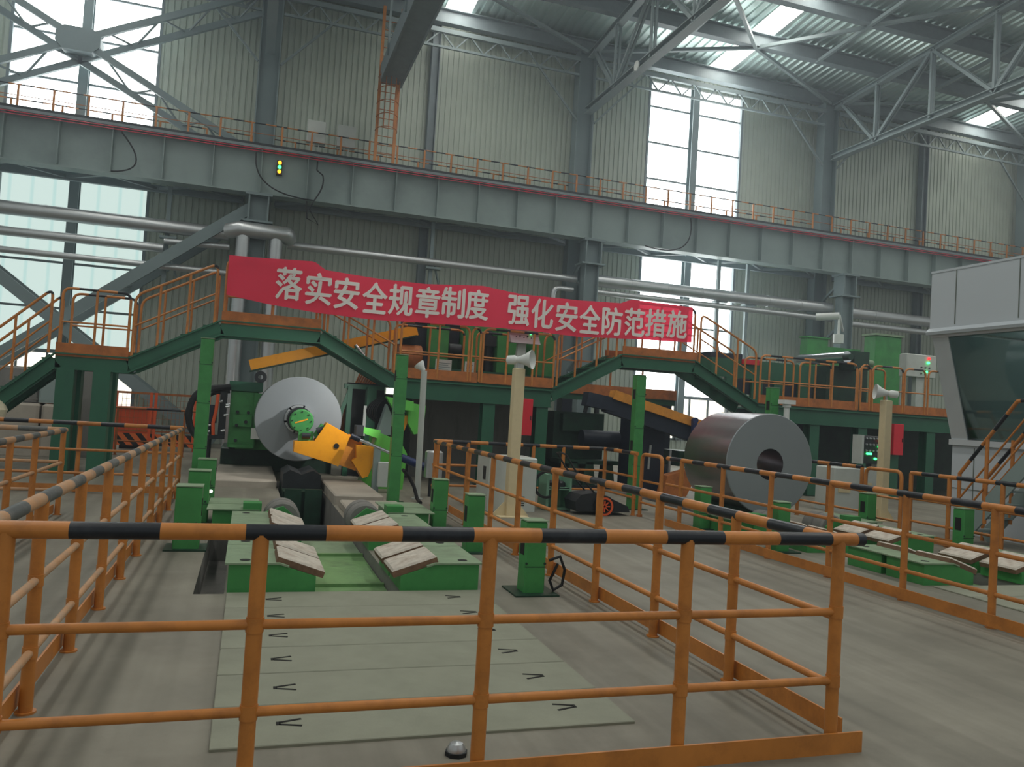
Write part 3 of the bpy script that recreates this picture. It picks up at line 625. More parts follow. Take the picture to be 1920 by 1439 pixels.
# ================================================================== COILS
def coil(x, y0, z, R, r, w_, label):
    b = B(); e = .012
    b.lathe((x, y0, z), (0, 1, 0), [(0, r, 0), (0, R-e, 0), (e, R, 1), (w_-e, R, 0), (w_, R-e, 0), (w_, r, 1)], 96, closed=True)
    return one(b, 'steel_coil', label, 'steel coil', ['steel', 'steel_wrap'], (x, y0, z-R), 'steel coils')
coil(.97, 16.4, 1.26, .835, .285, 1.3, 'grey steel coil mounted on the uncoiler behind the yellow arm')
coil(8.32, 11.4, 1.05, .845, .26, 1.35, 'big dark steel coil standing in the right pit')
t = thing('coil_car', 'dark coil car carrying the big right coil', 'coil car', (8.4, 11.4, -.7))
b = B(); b.prism([(7.85, -.05), (7.85, .22), (8.0, .34), (8.32, .19), (8.64, .34), (8.8, .22), (8.8, -.05)], 11.5, 12.65); build(b, 'cradle', 'deep_green', t)
b = B(); b.box(8.08, 8.74, 11.55, 12.6, -.74, -.05); build(b, 'body', 'dark', t)
t = thing('coil_car', 'dark green coil car low in the pit under the near coil', 'coil car', (1.0, 14.3, -.74))
b = B(); b.box(.68, 1.34, 14.4, 16.2, -.74, .05); build(b, 'body', 'deep_green', t)
b = B(); b.box(.7, .98, 14.3, 14.4, -.7, .1); b.box(1.04, 1.32, 14.3, 14.4, -.7, .1); build(b, 'front_plate', 'deep_green', t)
b = B(); b.prism([(.68, .05), (.68, .3), (.8, .38), (1.0, .3), (1.2, .38), (1.34, .3), (1.34, .05)], 14.9, 16.1); build(b, 'cradle', 'dark', t)

# ---- uncoiler of the near line
t = thing('uncoiler', 'green uncoiler housing holding the near coil on its mandrel', 'uncoiler', (0, 17.8, 0))
b = B(); b.bbox(-.5, 1.9, 18.72, 20.6, 0, .5, .03); build(b, 'bed', 'deep_green', t)
b = B(); b.bbox(-.36, .2, 18.0, 20.2, .55, 1.75, .02); b.box(-.2, 1.7, 18.3, 20.2, .5, 1.7); gb = build(b, 'gearbox', 'green', t)
b = B(); b.box(-.4, .28, 17.95, 20.3, 1.75, 1.95); build(b, 'top_cover', 'dark_green', t)
for q in ((.12, .5, 17.9, 18.0, 1.2, 1.72), (-.28, .1, 17.92, 18.0, 1.0, 1.25), (-.33, .16, 17.95, 18.0, .55, .62)): b = B(); b.box(*q); build(b, 'side_plate', 'green', gb)
b = B()
for px, pz in ((-.2, 1.3), (-.2, .7), (.02, 1.3), (-.2, 1.02), (-.02, 1.1)): b.cyl((px, 17.88, pz), (px, 17.95, pz), .035, n=10)
build(b, 'bolt', 'dark', gb)
b = B(); b.box(.1, .42, 17.87, 17.9, .75, .98); build(b, 'notice', 'paper', gb)
b = B(); b.cyl((.97, 15.95, 1.26), (.97, 18.4, 1.26), .235, n=32); md = build(b, 'mandrel', 'dark', t)
b = B()
for k in range(6):
    a0 = 2*pi*k/6+.3
    prof = [(.97+rr*cos(a0+i*.9/5), 1.26+rr*sin(a0+i*.9/5)) for rr, rng in ((.28, range(6)), (.24, range(5, -1, -1))) for i in rng]
    b.prism(prof, 16.2, 17.9)
build(b, 'mandrel_segment', 'pipe', md)
b = B(); b.lathe((.99, 15.74, 1.24), (0, 1, 0), [(0, .001), (0, .2), (.03, .225), (.2, .225), (.2, .001)], 36); ed = build(b, 'end_disc', 'green', t)
b = B(); b.bar((.87, 15.735, 1.2), (1.1, 15.735, 1.28), .004, .025); build(b, 'paint_mark', 'yellow', ed)
b = B()
for k in range(8): a = 2*pi*k/8; b.cyl((.99+.175*cos(a), 15.72, 1.24+.175*sin(a)), (.99+.175*cos(a), 15.75, 1.24+.175*sin(a)), .013, n=8)
build(b, 'disc_bolt', 'dark', ed)
# support arm
t = thing('swing_support', 'yellow swing arm carrying the coil mandrel end', 'support arm', (2.3, 15.5, 0))
A = [(.86, .87), (1.22, .9), (1.42, 1.24), (1.86, 1.02), (1.68, .44), (1.55, .49), (.86, .68)]
b = B(); b.prism(A, 15.3, 15.36); b.prism(A, 15.66, 15.72); b.prism([(.86, .68), (.86, .87), (1.22, .9), (1.24, .86), (.9, .84), (.9, .7)], 15.36, 15.66)
b.bar((1.42, 15.51, 1.23), (1.86, 15.51, 1.01), .3, .03); b.bar((.86, 15.51, .69), (1.68, 15.51, .46), .3, .03)
build(b, 'arm_plate', 'yellow', t)
b = B(); b.prism([(1.86, 1.0), (2.12, .9), (2.02, .36), (1.7, .46)], 15.45, 15.7); build(b, 'arm_web', 'yellow_dirty_shaded', t)  # recessed web takes a darker yellow, its shade painted in
b = B(); b.prism([(1.98, .86), (2.36, .82), (2.4, .76), (2.24, .28), (2.14, .24), (1.92, .56), (2.0, .62)], 15.25, 15.74); build(b, 'hinge_cover', 'yellow', t)
b = B(); b.bar((1.84, 15.4, 1.03), (2.4, 15.4, .82), .1, .05); build(b, 'arm_rib', 'yellow_dirty_shaded', t)
b = B(); b.cyl((1.62, 15.285, .82), (1.62, 15.31, .82), .05, n=20); build(b, 'hole', 'slot', t)
b = B(); b.box(.93, 1.2, 15.42, 15.6, .88, 1.06); b.prism([(1.2, 1.0), (1.33, 1.22), (1.45, 1.15), (1.4, .98), (1.28, .9)], 15.42, 15.6); rbk = build(b, 'roller_block', 'green', t)
b = B(); b.cyl((.99, 15.4, .98), (1.14, 15.4, .98), .055, n=14); b.cyl((1.25, 15.4, 1.08), (1.36, 15.4, 1.12), .055, n=14); build(b, 'support_roller', 'dark', rbk)
t = thing('arm_bracket', 'bright green bracket the yellow arm hinges on', 'bracket', (2.6, 15.8, 0))
b = B(); b.prism([(2.32, 1.14), (2.46, 1.1), (2.9, .95), (3.05, .7), (3.0, 0), (2.2, 0), (2.24, .12), (2.42, .45)], 15.75, 16.2); build(b, 'plate', 'lit_green', t)
b = B(); b.prism([(2.1, 1.2), (2.12, 1.08), (2.44, .98), (2.48, 1.14)], 15.6, 15.85); build(b, 'lug', 'lit_green', t)
b = B(); b.bar((2.4, 15.74, 1.05), (2.12, 15.74, .08), .02, .06); build(b, 'edge_strip', 'plate_green', t)
b = B(); b.box(2.0, 2.14, 15.55, 15.9, 1.02, 1.22); build(b, 'joint', 'dark', t)
t = thing('hydraulic_cylinder', 'blue hydraulic cylinder with chrome rod beside the yellow arm', 'cylinder', (2.6, 15.15, .7))
b = B(); b.cyl((1.98, 15.1, .98), (2.75, 15.1, .69), .032, n=14); build(b, 'rod', 'chrome', t)
b = B(); b.cyl((2.7, 15.1, .71), (3.4, 15.1, .46), .075, n=16); build(b, 'barrel', 'blue', t)
b = B(); b.cyl((1.85, 15.1, 1.03), (2.02, 15.1, .965), .05, n=12); build(b, 'clevis', 'navy', t)
t = thing('terminal_box', 'small grey terminal box on a post before the tall green post', 'electrical box', (2.5, 15.0, 0))
b = B(); b.bbox(2.38, 2.68, 14.95, 15.08, .12, .58, .015); build(b, 'box', 'grey_box', t)
b = B(); b.box(2.3, 2.42, 15.08, 15.2, 0, .85); build(b, 'post', 'girder', t)
# hydraulics left of the uncoiler
t = thing('hydraulic_unit', 'dark valve and motor cluster left of the uncoiler', 'hydraulic unit', (-.75, 17.8, 0))
b = B(); b.bbox(-.86, -.6, 17.75, 18.0, 1.05, 1.42, .02); build(b, 'motor_box', 'navy', t)
b = B(); b.cyl((-.74, 17.87, .1), (-.74, 17.87, 1.05), .07, n=14); b.box(-.9, -.42, 17.8, 18.0, .72, .8); b.box(-.56, -.42, 17.85, 18.0, .75, 1.7); build(b, 'valve_block', 'dark', t)
b = B(); b.tube([(-.6, 17.75, 1.65), (-.62, 17.7, 1.3), (-.66, 17.7, 1.05), (-.64, 17.72, .8)], .035, 8); build(b, 'orange_cable', 'bin', t)
b = B()
for k in range(9): p = (-.9+random.random()*.5, 17.75+random.random()*.1, .55+random.random()*1.1); b.cyl(p, (p[0]+.08, p[1], p[2]+.02), .025, n=8)
build(b, 'fitting', 'pipe', t)
b = B(); b.box(-.95, -.42, 17.9, 18.4, 0, .08); build(b, 'foot_plate', 'deep_green', t)
cable([(-.38, 17.9, 1.82), (-.8, 17.8, 1.74)]+arc((-.8, 17.8, 1.74), (-1.15, 17.8, 1.2), (-1.12, 17.8, 1.7), 8)+arc((-1.15, 17.8, 1.2), (-.9, 17.8, .7), (-1.12, 17.8, .85), 8), .065, 'thick black hose arching out left of the uncoiler', 'hose', name='hose')
cable([(-.38, 17.95, 1.72), (-.7, 17.9, 1.66), (-.95, 17.85, 1.5)], .035, 'thin black hose under the thick one left of the uncoiler', 'hose', name='hose')
# long yellow arm above the near coil
t = thing('holddown_boom', 'long yellow arm slanting up above the near coil', 'arm', (1.8, 18.5, 2.8))
b = B(); b.bar((-.02, 18.5, 2.32), (3.6, 18.5, 3.42), .3, .24); build(b, 'beam', 'yellow', t)
b = B(); b.bar((-.02, 18.5, 2.19), (3.6, 18.5, 3.29), .34, .03); build(b, 'bottom_flange', 'deep_green', t)
b = B(); b.lathe((.22, 18.35, 2.08), (0, 1, 0), [(0, .05), (0, .13), (.1, .13), (.1, .05)], 20, closed=True); build(b, 'roller', 'dark', t)
b = B(); b.cyl((2.75, 18.3, 2.35), (2.2, 18.3, 2.95), .04, n=12); build(b, 'rod', 'chrome', t)
b = B(); b.cyl((3.05, 18.3, 1.95), (2.7, 18.3, 2.4), .09, n=12); build(b, 'barrel', 'dark', t)
# guide frame and hoses right of the near coil
t = thing('guide_frame', 'dark green frame with cables standing right of the near coil', 'machine frame', (2.5, 17.6, 0))
b = B(); b.box(2.02, 2.12, 17.55, 17.65, 0, 2.0); b.box(2.42, 2.62, 17.4, 17.7, 0, 2.0); b.bar((1.75, 17.6, .9), (2.07, 17.6, 1.95), .06, .08); b.box(1.95, 3.2, 17.6, 17.75, 1.95, 2.05); build(b, 'post', 'dark_green', t)
b = B(); b.box(2.1, 3.6, 18.4, 18.5, 0, 2.1); build(b, 'back_panel', 'dark', t)
b = B(); b.box(2.36, 2.42, 17.35, 17.4, .95, 1.6); build(b, 'name_strip', 'white', t)
b = B()
for k in range(6): b.tube(arc((2.7+.03*k, 17.4, 1.8), (2.6+.05*k, 17.4, 1.3-.04*k), (2.2+.04*k, 17.3, 1.5), 8), .018, 6)
build(b, 'cable_bundle', 'rubber', t)
b = B(); b.prism([(2.78, 1.66), (2.95, 1.3), (2.9, 1.02), (2.68, .98), (2.62, 1.08)], 16.9, 17.2); build(b, 'chute', 'girder', t)
b = B(); b.prism([(3.0, 1.42), (3.3, 1.45), (3.2, 1.12), (2.95, 1.1)], 17.0, 17.2); build(b, 'yellow_guard', 'yellow', t)
b = B(); b.prism([(2.78, 1.72), (2.72, 1.82), (3.3, 1.75), (3.32, 1.55), (2.88, 1.58)], 16.7, 16.9); b.prism([(3.25, 1.72), (3.62, 1.68), (3.6, 1.1), (3.4, 1.05), (3.25, 1.3)], 16.95, 17.2); build(b, 'green_guard', 'lit_green', t)
b = B()
for k in range(10):
    x = 2.25+.05*k; b.tube([(x+.45, 19.0, 2.5), (x+.2, 19.0, 2.35-.02*k), (x-.1-.02*k, 18.9, 1.6), (x-.2-.02*k, 18.9, .8)], .024, 6)
one(b, 'orange_hoses', 'bundle of orange hoses hanging right of the near coil', 'hoses', 'rust_orange', (2.4, 19, .8))
# floodlight under the bridge stair
t = thing('floodlight', 'small lit floodlight under the right end of the near bridge stair', 'lamp', (2.85, 16.95, 1.9))
b = B(); b.box(2.72, 2.98, 16.88, 17.0, 1.87, 2.01); hs = build(b, 'housing', 'grey_box', t)
b = B(); b.box(2.74, 2.96, 16.875, 16.88, 1.885, 1.995); build(b, 'lens', 'lampw', hs)
# ================================================================== PLATFORM AND BRIDGES
YP, ZP, ZB = 17.0, 2.27, 3.12
def platform(x0, x1, cols, kicks, label, xr=None):
    xr = xr or x0
    t = thing('machine_platform', label, 'platform', (x0, YP, 0), 'machine platforms')
    b = B(); b.prism([(x0, YP+.02), (x1, YP+.02), (x1, 22), (xr, 22), (xr, 18.7), (x0, 18.7)] if xr > x0 else [(x0, YP+.02), (x1, YP+.02), (x1, 22), (x0, 22)], ZP-.06, ZP-.001, 'z'); build(b, 'deck', 'dark_green', t)
    for y, nm in ((YP+.05, 'front_beam'), (21.9, 'rear_beam')): b = B(); b.ibar((x0 if y < 18 else xr, y, ZP-.26), (x1, y, ZP-.26), .16, .4, .03); build(b, nm, 'dark_green', t)
    for x in cols:
        for y in (YP+.15, 21.6):
            if y > 18 and x < xr: continue
            b = B(); b.ibar((x, y, 0), (x, y, ZP-.46), .28, .28, .03, 0, (0, 1, 0)); o = build(b, 'support_column', 'dark_green', t)
            b = B(); b.box(x-.2, x+.2, y-.2, y+.2, 0, .02); build(b, 'base_plate', 'deep_green', o)
    for a, c in kicks: b = B(); b.box(a, c, YP-.03, YP, ZP-.02, ZP+.2); build(b, 'kick_plate', 'rust_orange', t)
platform(2.95, 6.5, (5.05, 6.3), ((2.95, 4.72), (4.78, 6.5)), 'dark green raised platform under the middle of the banner')
platform(11.95, 24, (12.3, 13.7, 15.2, 16.25, 17.45, 19.5), ((11.95, 14.95), (15.02, 15.36), (15.4, 18.5)), 'dark green raised platform running right to the booth', 14.6)
def panel(label, p, q, h=1.18, posts=(), stripes=True, mids=(.55,), round_=.16, group='platform railings', cat='railing', name='platform_railing'):
    p, q = V(p), V(q); t = thing(name, label, cat, p, group); d = (q-p).normalized()*round_; Z = V((0, 0, 1))
    b = B(); b.tube([p]+arc(p+Z*(h-round_), p+Z*h+d, p+Z*h)+arc(q+Z*h-d, q+Z*(h-round_), q+Z*h)+[q], .026, 10, stripe=(.33, 0, 1) if stripes else None, phase=-h+.12 if stripes else 0)
    # keep the uprights orange
    for i, f in enumerate(b.f):
        zs = [b.v[k] for k in f]; c = sum((V(z) for z in zs), V())/len(zs); s_ = (c-p).dot((q-p).normalized())/(q-p).length; base = p.lerp(q, min(1, max(0, s_)))
        if c.z-base.z < h-.1: b.m[i] = 0
    build(b, 'rail_frame', ['orange', 'black'], t)
    for m_ in mids: b = B(); b.tube([p+Z*m_, q+Z*m_], .018, 8); build(b, 'mid_rail', 'orange', t)
    for e in posts: b = B(); c = p.lerp(q, e); b.cyl(c, c+Z*h, .024, n=10); build(b, 'post', 'orange', t)
    return t
y0 = YP-.02; z0 = ZP
for i, (a, c, ps, lb) in enumerate(((3.0, 4.5, (.55,), 'under the banner, beside the near bridge stair'), (4.82, 6.5, (.33, .7), 'under the banner, before the control panel'), (4.56, 4.76, (), 'narrow one under the middle of the banner'),
                       (11.98, 14.9, (.24, .5, .74), 'the long one before the green roll machine'), (15.04, 15.32, (), 'narrow one right of the long panel'), (15.42, 16.4, (), 'short one above the right speaker post'), (16.46, 17.15, (), 'before the upper button panel'), (17.25, 19.5, (.5,), 'partly behind the booth wall'))):
    panel('orange railing panel on the platform, '+lb, (a, y0, z0), (c, y0, z0), posts=ps)
for i, (a, c, lb) in enumerate(((3.0, 4.6, 'behind the left end panel'), (4.9, 6.4, 'behind the control panel'), (12.1, 13.6, 'behind the long panel, its left part'), (13.8, 14.8, 'behind the long panel, its right part'), (15.7, 16.6, 'behind the short panel'))):
    panel('rear orange railing panel on the platform '+lb, (a, y0+.85, z0), (c, y0+.85, z0), posts=(.5,), stripes=True)
# bridges
def bridge(nm, pts, steps, cols, label):
    t = thing('foot_bridge', label, 'foot bridge', (pts[0][0], YP, 0), 'foot bridges')
    for y in (YP+.04, YP+.9):
        b = B()
        for (x0, za), (x1, zb) in zip(pts, pts[1:]):
            b.bar((x0, y, za-.14), (x1, y, zb-.14), .03, .3); b.bar((x0, y-.03, za), (x1, y-.03, zb), .1, .025); b.bar((x0, y-.03, za-.285), (x1, y-.03, zb-.285), .1, .025)
        build(b, 'stringer', 'dark_green', t)
    for (x0, za), (x1, zb) in zip(pts, pts[1:]):
        if abs(za-zb) < .1: b = B(); b.box(x0, x1, YP, YP+.94, za-.05, za-.01); b.box(x0, x1, YP-.03, YP, za-.01, za+.2); b.box(x0, x1, YP+.94, YP+.97, za-.01, za+.16); build(b, 'landing', ['rust_orange'], t)
        else:
            n = max(3, int(abs(za-zb)/.19))
            for i in range(n):
                e = (i+.5)/n; x = x0+(x1-x0)*e; z = za+(zb-za)*e; b = B(); b.box(x-.13, x+.13, YP+.05, YP+.88, z-.03, z); build(b, 'tread', 'dark_green', t)
    for x in cols:
        for y in (YP+.1, YP+.8):
            b = B(); b.box(x-.15, x+.15, y-.15, y+.15, 0, ZP-.3); build(b, 'support_column', 'dark_green', t)
    return t
bridge('a', [(-5.6, 0.3), (-3.5, 2.24), (-2.25, 2.24), (-.62, ZB), (1.32, ZB), (2.98, ZP-.03)], 8, (-3.3, -2.68), 'green foot bridge with stairs over the near coil')
bridge('b', [(6.5, ZP-.03), (8.2, 3.16), (10.13, 3.16), (11.95, ZP-.03)], 8, (), 'green foot bridge with stairs left of the big coil, under the banner end')
br = [((-5.3, .6), (-3.62, 2.24), 'left stair below the lower landing'), ((-3.45, 2.24), (-2.28, 2.24), 'lower left landing over the green columns'), ((-2.2, 2.26), (-.75, 3.05), 'upper left stair flight'), ((-.58, ZB), (1.28, ZB), 'near bridge top behind the banner'), ((1.45, 3.05), (2.9, 2.32), 'descending flight right of the near coil'),
      ((6.6, 2.3), (8.05, 3.08), 'rising flight of the right bridge'), ((8.25, 3.16), (10.08, 3.16), 'right bridge top behind the banner end'), ((10.25, 3.1), (11.85, 2.34), 'descending flight behind the big coil')]
for (a, za), (c, zc), lb in br:
    for k, y in ((0, YP-.0), (1, YP+.92)):
        panel('orange handrail, %s of the %s' % (('front side', 'rear side')[k], lb), (a, y, za), (c, y, zc), h=1.24 if za == zc else 1.2, posts=(.5,) if abs(za-zc) < .1 else (.3, .66), mids=(.6,), group='bridge handrails', name='handrail')
# banner
def lerp_tab(T, x):
    for (a, va), (c, vc) in zip(T, T[1:]):
        if x <= c: return va+(vc-va)*max(0, (x-a)/(c-a))
    return T[-1][1]
TT = [(-.56, 4.43), (.15, 4.45), (1.09, 4.49), (1.32, 4.34), (2.31, 4.29), (3.45, 4.28), (4.7, 4.38), (5.63, 4.29), (6.92, 4.29), (8.05, 4.34), (8.32, 4.45), (9.94, 4.42)]
TB = [(-.56, 3.63), (.21, 3.53), (1.27, 3.44), (2.37, 3.41), (3.51, 3.45), (4.75, 3.48), (5.93, 3.5), (6.97, 3.46), (8.59, 3.54), (9.96, 3.58)]
YB = 16.9
def bany(x, v): return YB+.022*sin(x*2.3+v*2)+.004*sin(x*7.1-v*5)+.002*sin(v*13+x)
t = thing('banner', 'long red cloth banner with white Chinese lettering tied along the bridge rails', 'banner', (4.7, YB, 3.4))
b = B(); nx, nz = 150, 12; vs = []
for i in range(nx+1):
    x = -.56+10.5*i/nx; zt, zb = lerp_tab(TT, x), lerp_tab(TB, x)
    for j in range(nz+1): v = j/nz; vs.append((x, bany(x, v), zb+(zt-zb)*v))
b.add(vs, [(i*(nz+1)+j, (i+1)*(nz+1)+j, (i+1)*(nz+1)+j+1, i*(nz+1)+j+1) for i in range(nx) for j in range(nz)])
build(b, 'cloth', 'banner', t)
CH = [('落', .62, 3.98), ('实', 1.21, 3.93), ('安', 1.78, 3.9), ('全', 2.37, 3.87), ('规', 2.92, 3.88), ('章', 3.5, 3.89), ('制', 4.05, 3.94), ('度', 4.59, 3.95), ('强', 5.56, 3.92), ('化', 6.12, 3.9), ('安', 6.7, 3.88), ('全', 7.27, 3.88), ('防', 7.84, 3.89), ('范', 8.42, 3.92), ('措', 8.96, 3.95), ('施', 9.52, 3.98)]
lb_ = B(); cu = bpy.data.curves.new('glyph', 'FONT')
for ch, x, z in CH:
    cu.body = ch; cu.size = 1; cu.align_x = 'LEFT'; cu.resolution_u = 4
    to = bpy.data.objects.new('glyph', cu); COL.objects.link(to); bpy.context.view_layer.update()
    me = bpy.data.meshes.new_from_object(to.evaluated_get(bpy.context.evaluated_depsgraph_get()))
    co = [v.co.copy() for v in me.vertices]
    if co:
        x0, x1 = min(c.x for c in co), max(c.x for c in co); zz0, zz1 = min(c.y for c in co), max(c.y for c in co)
        W, H = .5, .64
        for sx, sz, sy in ((0, 0, 0), (.016, .006, .001), (-.016, -.006, .002), (.006, .014, .003), (-.006, -.014, .004)):
          vs = []
          for c in co:
            u = sx+(c.x-(x0+x1)/2)/(x1-x0)*W; v = sz+(c.y-(zz0+zz1)/2)/(zz1-zz0)*H; X = x+u; zt, zb = lerp_tab(TT, X), lerp_tab(TB, X); Zz = z+v
            vs.append((X, bany(X, (Zz-zb)/(zt-zb))-.026-sy, Zz))
          lb_.add(vs, [tuple(p.vertices) for p in me.polygons])
    COL.objects.unlink(to); bpy.data.objects.remove(to); bpy.data.meshes.remove(me)
bpy.data.curves.remove(cu)
build(lb_, 'lettering', 'banner_text', t, smooth=False)

# ================================================================== MACHINES ON THE PLATFORM
t = thing('roll_stand', 'green roll machine on the platform under the banner', 'machine', (5.3, 18.6, ZP))
b = B(); b.box(3.95, 6.9, 18.9, 20.6, ZP, 3.85); build(b, 'body', 'green', t)
b = B(); b.box(3.9, 4.35, 18.3, 18.9, ZP, 3.7); b.box(4.75, 5.2, 18.3, 18.9, ZP, 3.7); b.box(5.55, 6.1, 18.3, 18.9, ZP, 3.6); b.box(6.4, 6.95, 18.2, 18.9, ZP, 3.6); build(b, 'side_frame', 'green', t)
b = B(); b.box(4.38, 4.72, 18.8, 18.9, ZP+.6, 3.7); b.box(5.23, 5.52, 18.75, 18.9, ZP+.2, 3.6); build(b, 'gap_shade', 'navy', t)  # dark slabs paint the shade in the gaps between the frames
b = B(); b.cyl((5.38, 18.6, 2.75), (5.38, 18.6, 3.2), .14, n=18); b.cyl((5.38, 18.6, 2.6), (5.38, 18.6, 2.75), .17, n=18); b.box(5.1, 5.7, 18.4, 18.6, 3.2, 3.45); build(b, 'motor', 'dark', t)
b = B(); b.lathe((4.55, 18.5, 3.05), (1, 0, 0), [(-.15, .01), (-.15, .14), (.15, .14), (.15, .01)], 20); build(b, 'gear', 'dark', t)
b = B(); b.box(3.9, 7.0, 18.1, 18.3, ZP, ZP+.3); build(b, 'base', 'dark_green', t)
for a, c in ((4.02, 4.4), (4.72, 4.95)):
    b = B(); b.box(a, c, 18.08, 18.1, 2.46, 2.77); o = build(b, 'notice', 'paper', t)
    b = B()
    for k in range(5): b.box(a+.03, c-.03-.05*(k % 2), 18.076, 18.08, 2.5+.045*k, 2.513+.045*k)
    build(b, 'print', 'girder', o)
t = thing('strip_roll', 'rusty brown roll with dark guard at the platform end', 'roll', (3.45, 18.4, ZP))
b = B(); b.cyl((3.2, 18.6, 2.72), (3.75, 18.6, 2.72), .36, n=28); build(b, 'roll', 'rust_orange', t)
b = B(); b.box(3.3, 3.95, 18.7, 18.9, ZP, 3.65); b.box(3.75, 3.85, 18.2, 18.7, ZP, 2.9); build(b, 'guard', 'navy', t)
t = thing('operator_console', 'tilted pink grey control panel on a post below the banner', 'control panel', (5.85, 17.3, ZP))
b = B(); b.bar((5.78, 17.35, ZP), (5.83, 17.35, 3.28), .2, .12); build(b, 'post', 'grey_box', t)
b = B(); b.box(5.5, 6.2, 17.25, 17.45, 3.24, 3.56); b.prism([(17.1, 3.22), (17.25, 3.24), (17.25, 3.4)], 5.5, 6.2, 'x'); dk = build(b, 'desk', 'pinkgrey', t)
b = B(); b.cyl((6.0, 17.22, 3.46), (6.0, 17.25, 3.46), .02, n=8); build(b, 'green_lamp', 'lampg', dk)
b = B()
for k in range(5): b.cyl((5.65+.09*k, 17.21, 3.36+.03*(k % 2)), (5.65+.09*k, 17.25, 3.36+.03*(k % 2)), .016, n=8)
build(b, 'button', 'dark', dk)
t = thing('bed_frame', 'long dark green machine bed on the right platform', 'machine', (13, 18.8, ZP))
b = B(); b.box(11.6, 14.9, 18.6, 20.0, 2.95, 3.45); b.box(14.6, 17.4, 18.9, 20.0, ZP, 2.5); bd = build(b, 'bed', 'dark_green', t)
b = B(); b.box(12.0, 14.8, 18.58, 18.6, ZP+.25, 2.92); b.box(11.6, 12.6, 18.7, 19.8, 3.45, 3.6); build(b, 'recess_shade', 'navy', bd)  # dark sheet below the bed paints the shade under it
for x in (12.0, 12.8, 13.5, 14.3): b = B(); b.box(x, x+.35, 18.5, 18.6, ZP, 2.95); build(b, 'leg', 'dark_green', t)
b = B(); b.box(12.5, 13.0, 18.5, 18.58, 3.33, 3.46); build(b, 'red_cover', 'red', bd)
t = thing('roll_machine', 'bright green roll head with long silver roll on the right platform', 'machine', (16, 19, ZP))
b = B(); b.box(15.9, 17.9, 20.3, 20.6, 3.75, 4.25); b.box(16.0, 17.9, 20.1, 20.3, 3.85, 3.95); b.box(15.85, 16.6, 20.2, 20.5, 3.75, 4.46); b.box(15.8, 16.65, 20.15, 20.55, 4.46, 4.5); b.box(15.5, 17.9, 20.0, 20.2, ZP, 3.75); build(b, 'cross_beam', 'green', t)
b = B(); b.bbox(18.2, 19.2, 20.0, 20.5, ZP, 4.72, .02); tw = build(b, 'tower', 'green', t)
b = B(); b.box(18.15, 19.25, 19.95, 20.55, 4.72, 4.78); build(b, 'tower_cap', 'plate_green', tw)
b = B(); b.cyl((15.4, 17.95, 3.72), (15.4, 19.9, 3.72), .16, n=24); build(b, 'roll', 'chrome', t)
b = B(); b.box(15.6, 16.1, 17.9, 18.5, 3.4, 3.9); b.box(15.2, 16.6, 18.5, 19.4, ZP, 3.5); b.cyl((15.4, 17.8, 3.72), (15.4, 17.95, 3.72), .09, n=12); build(b, 'bearing', 'deep_green', t)
b = B(); b.cyl((16.5, 18.9, 3.75), (17.1, 18.9, 3.7), .1, n=14); b.cyl((16.35, 18.8, 3.8), (16.5, 18.9, 3.8), .13, n=14); b.box(16.2, 17.0, 18.8, 19.4, ZP, 3.6); build(b, 'motor', 'plate_green', t)
t = thing('button_box', 'grey button box with red and green lamps on the right platform', 'control panel', (18, 18.0, ZP))
b = B(); b.bar((17.9, 18, ZP), (17.9, 18, 3.4), .25, .15); build(b, 'post', 'grey_box', t)
b = B(); b.bbox(17.35, 18.4, 17.85, 18.15, 3.35, 3.98, .02); bx_ = build(b, 'box', 'grey_box', t)
for x, z, mm in ((18.1, 3.88, 'lampr'), (18.08, 3.76, 'lampg'), (18.02, 3.5, 'lampg')): b = B(); b.cyl((x, 17.8, z), (x, 17.85, z), .035, n=10); build(b, 'lamp', mm, bx_)
b = B()
for k in range(9): b.cyl((17.85+.14*(k % 3), 17.81, 3.44+.09*(k//3)), (17.85+.14*(k % 3), 17.85, 3.44+.09*(k//3)), .018, n=8)
build(b, 'button', 'dark', bx_)
t = thing('pendant_lamp', 'white pendant lamp hanging by the column behind the roll head', 'lamp', (15.7, 22.5, 4.9))
b = B(); b.cyl((18.9, 22.5, 5.55), (18.9, 22.5, 4.95), .04, n=10); b.cyl((18.9, 22.5, 5.62), (18.35, 23.0, 5.58), .12, n=14); b.bar((18.9, 22.5, 5.62), (22.2, 26.2, 5.7), .08, .1); build(b, 'stem', 'white', t)
b = B(); b.cyl((18.9, 22.5, 4.68), (18.9, 22.5, 4.98), .17, n=18); build(b, 'shade', 'white', t)
# second hold-down arm and dark frame below bridge 2
t = thing('deflector_beam', 'yellow topped dark arm sloping down to the big coil', 'arm', (9, 16.2, 1.9))
b = B(); b.bar((7.62, 16.2, 2.18), (10.05, 16.2, 1.58), .3, .2); build(b, 'yellow_flange', 'yellow_dirty_shaded', t)
b = B(); b.bar((7.5, 16.25, 1.95), (10.05, 16.25, 1.3), .26, .32); b.bar((7.0, 16.25, 2.05), (7.7, 16.25, 1.95), .3, .3); build(b, 'web', 'navy', t)
b = B(); b.bar((9.6, 16.0, 1.75), (9.62, 16.0, 1.15), .1, .1); b.cyl((9.6, 15.93, 1.72), (9.6, 16.0, 1.72), .07, n=14); build(b, 'cylinder', 'blue', t)
t = thing('arm_tower', 'dark upright tower under the yellow topped arm', 'machine frame', (8.9, 16.8, 0))
b = B(); b.box(8.45, 9.15, 16.5, 17.4, 0, 1.75); build(b, 'tower', 'navy', t)
b = B(); b.bar((8.75, 16.46, .55), (8.78, 16.46, 1.1), .05, .03); b.bar((9.3, 16.5, .2), (9.32, 16.5, 1.0), .05, .04); build(b, 'rod', 'pipe', t)
b = B(); b.box(9.5, 10.3, 16.4, 17.2, .65, 1.0); build(b, 'head', 'deep_green', t)
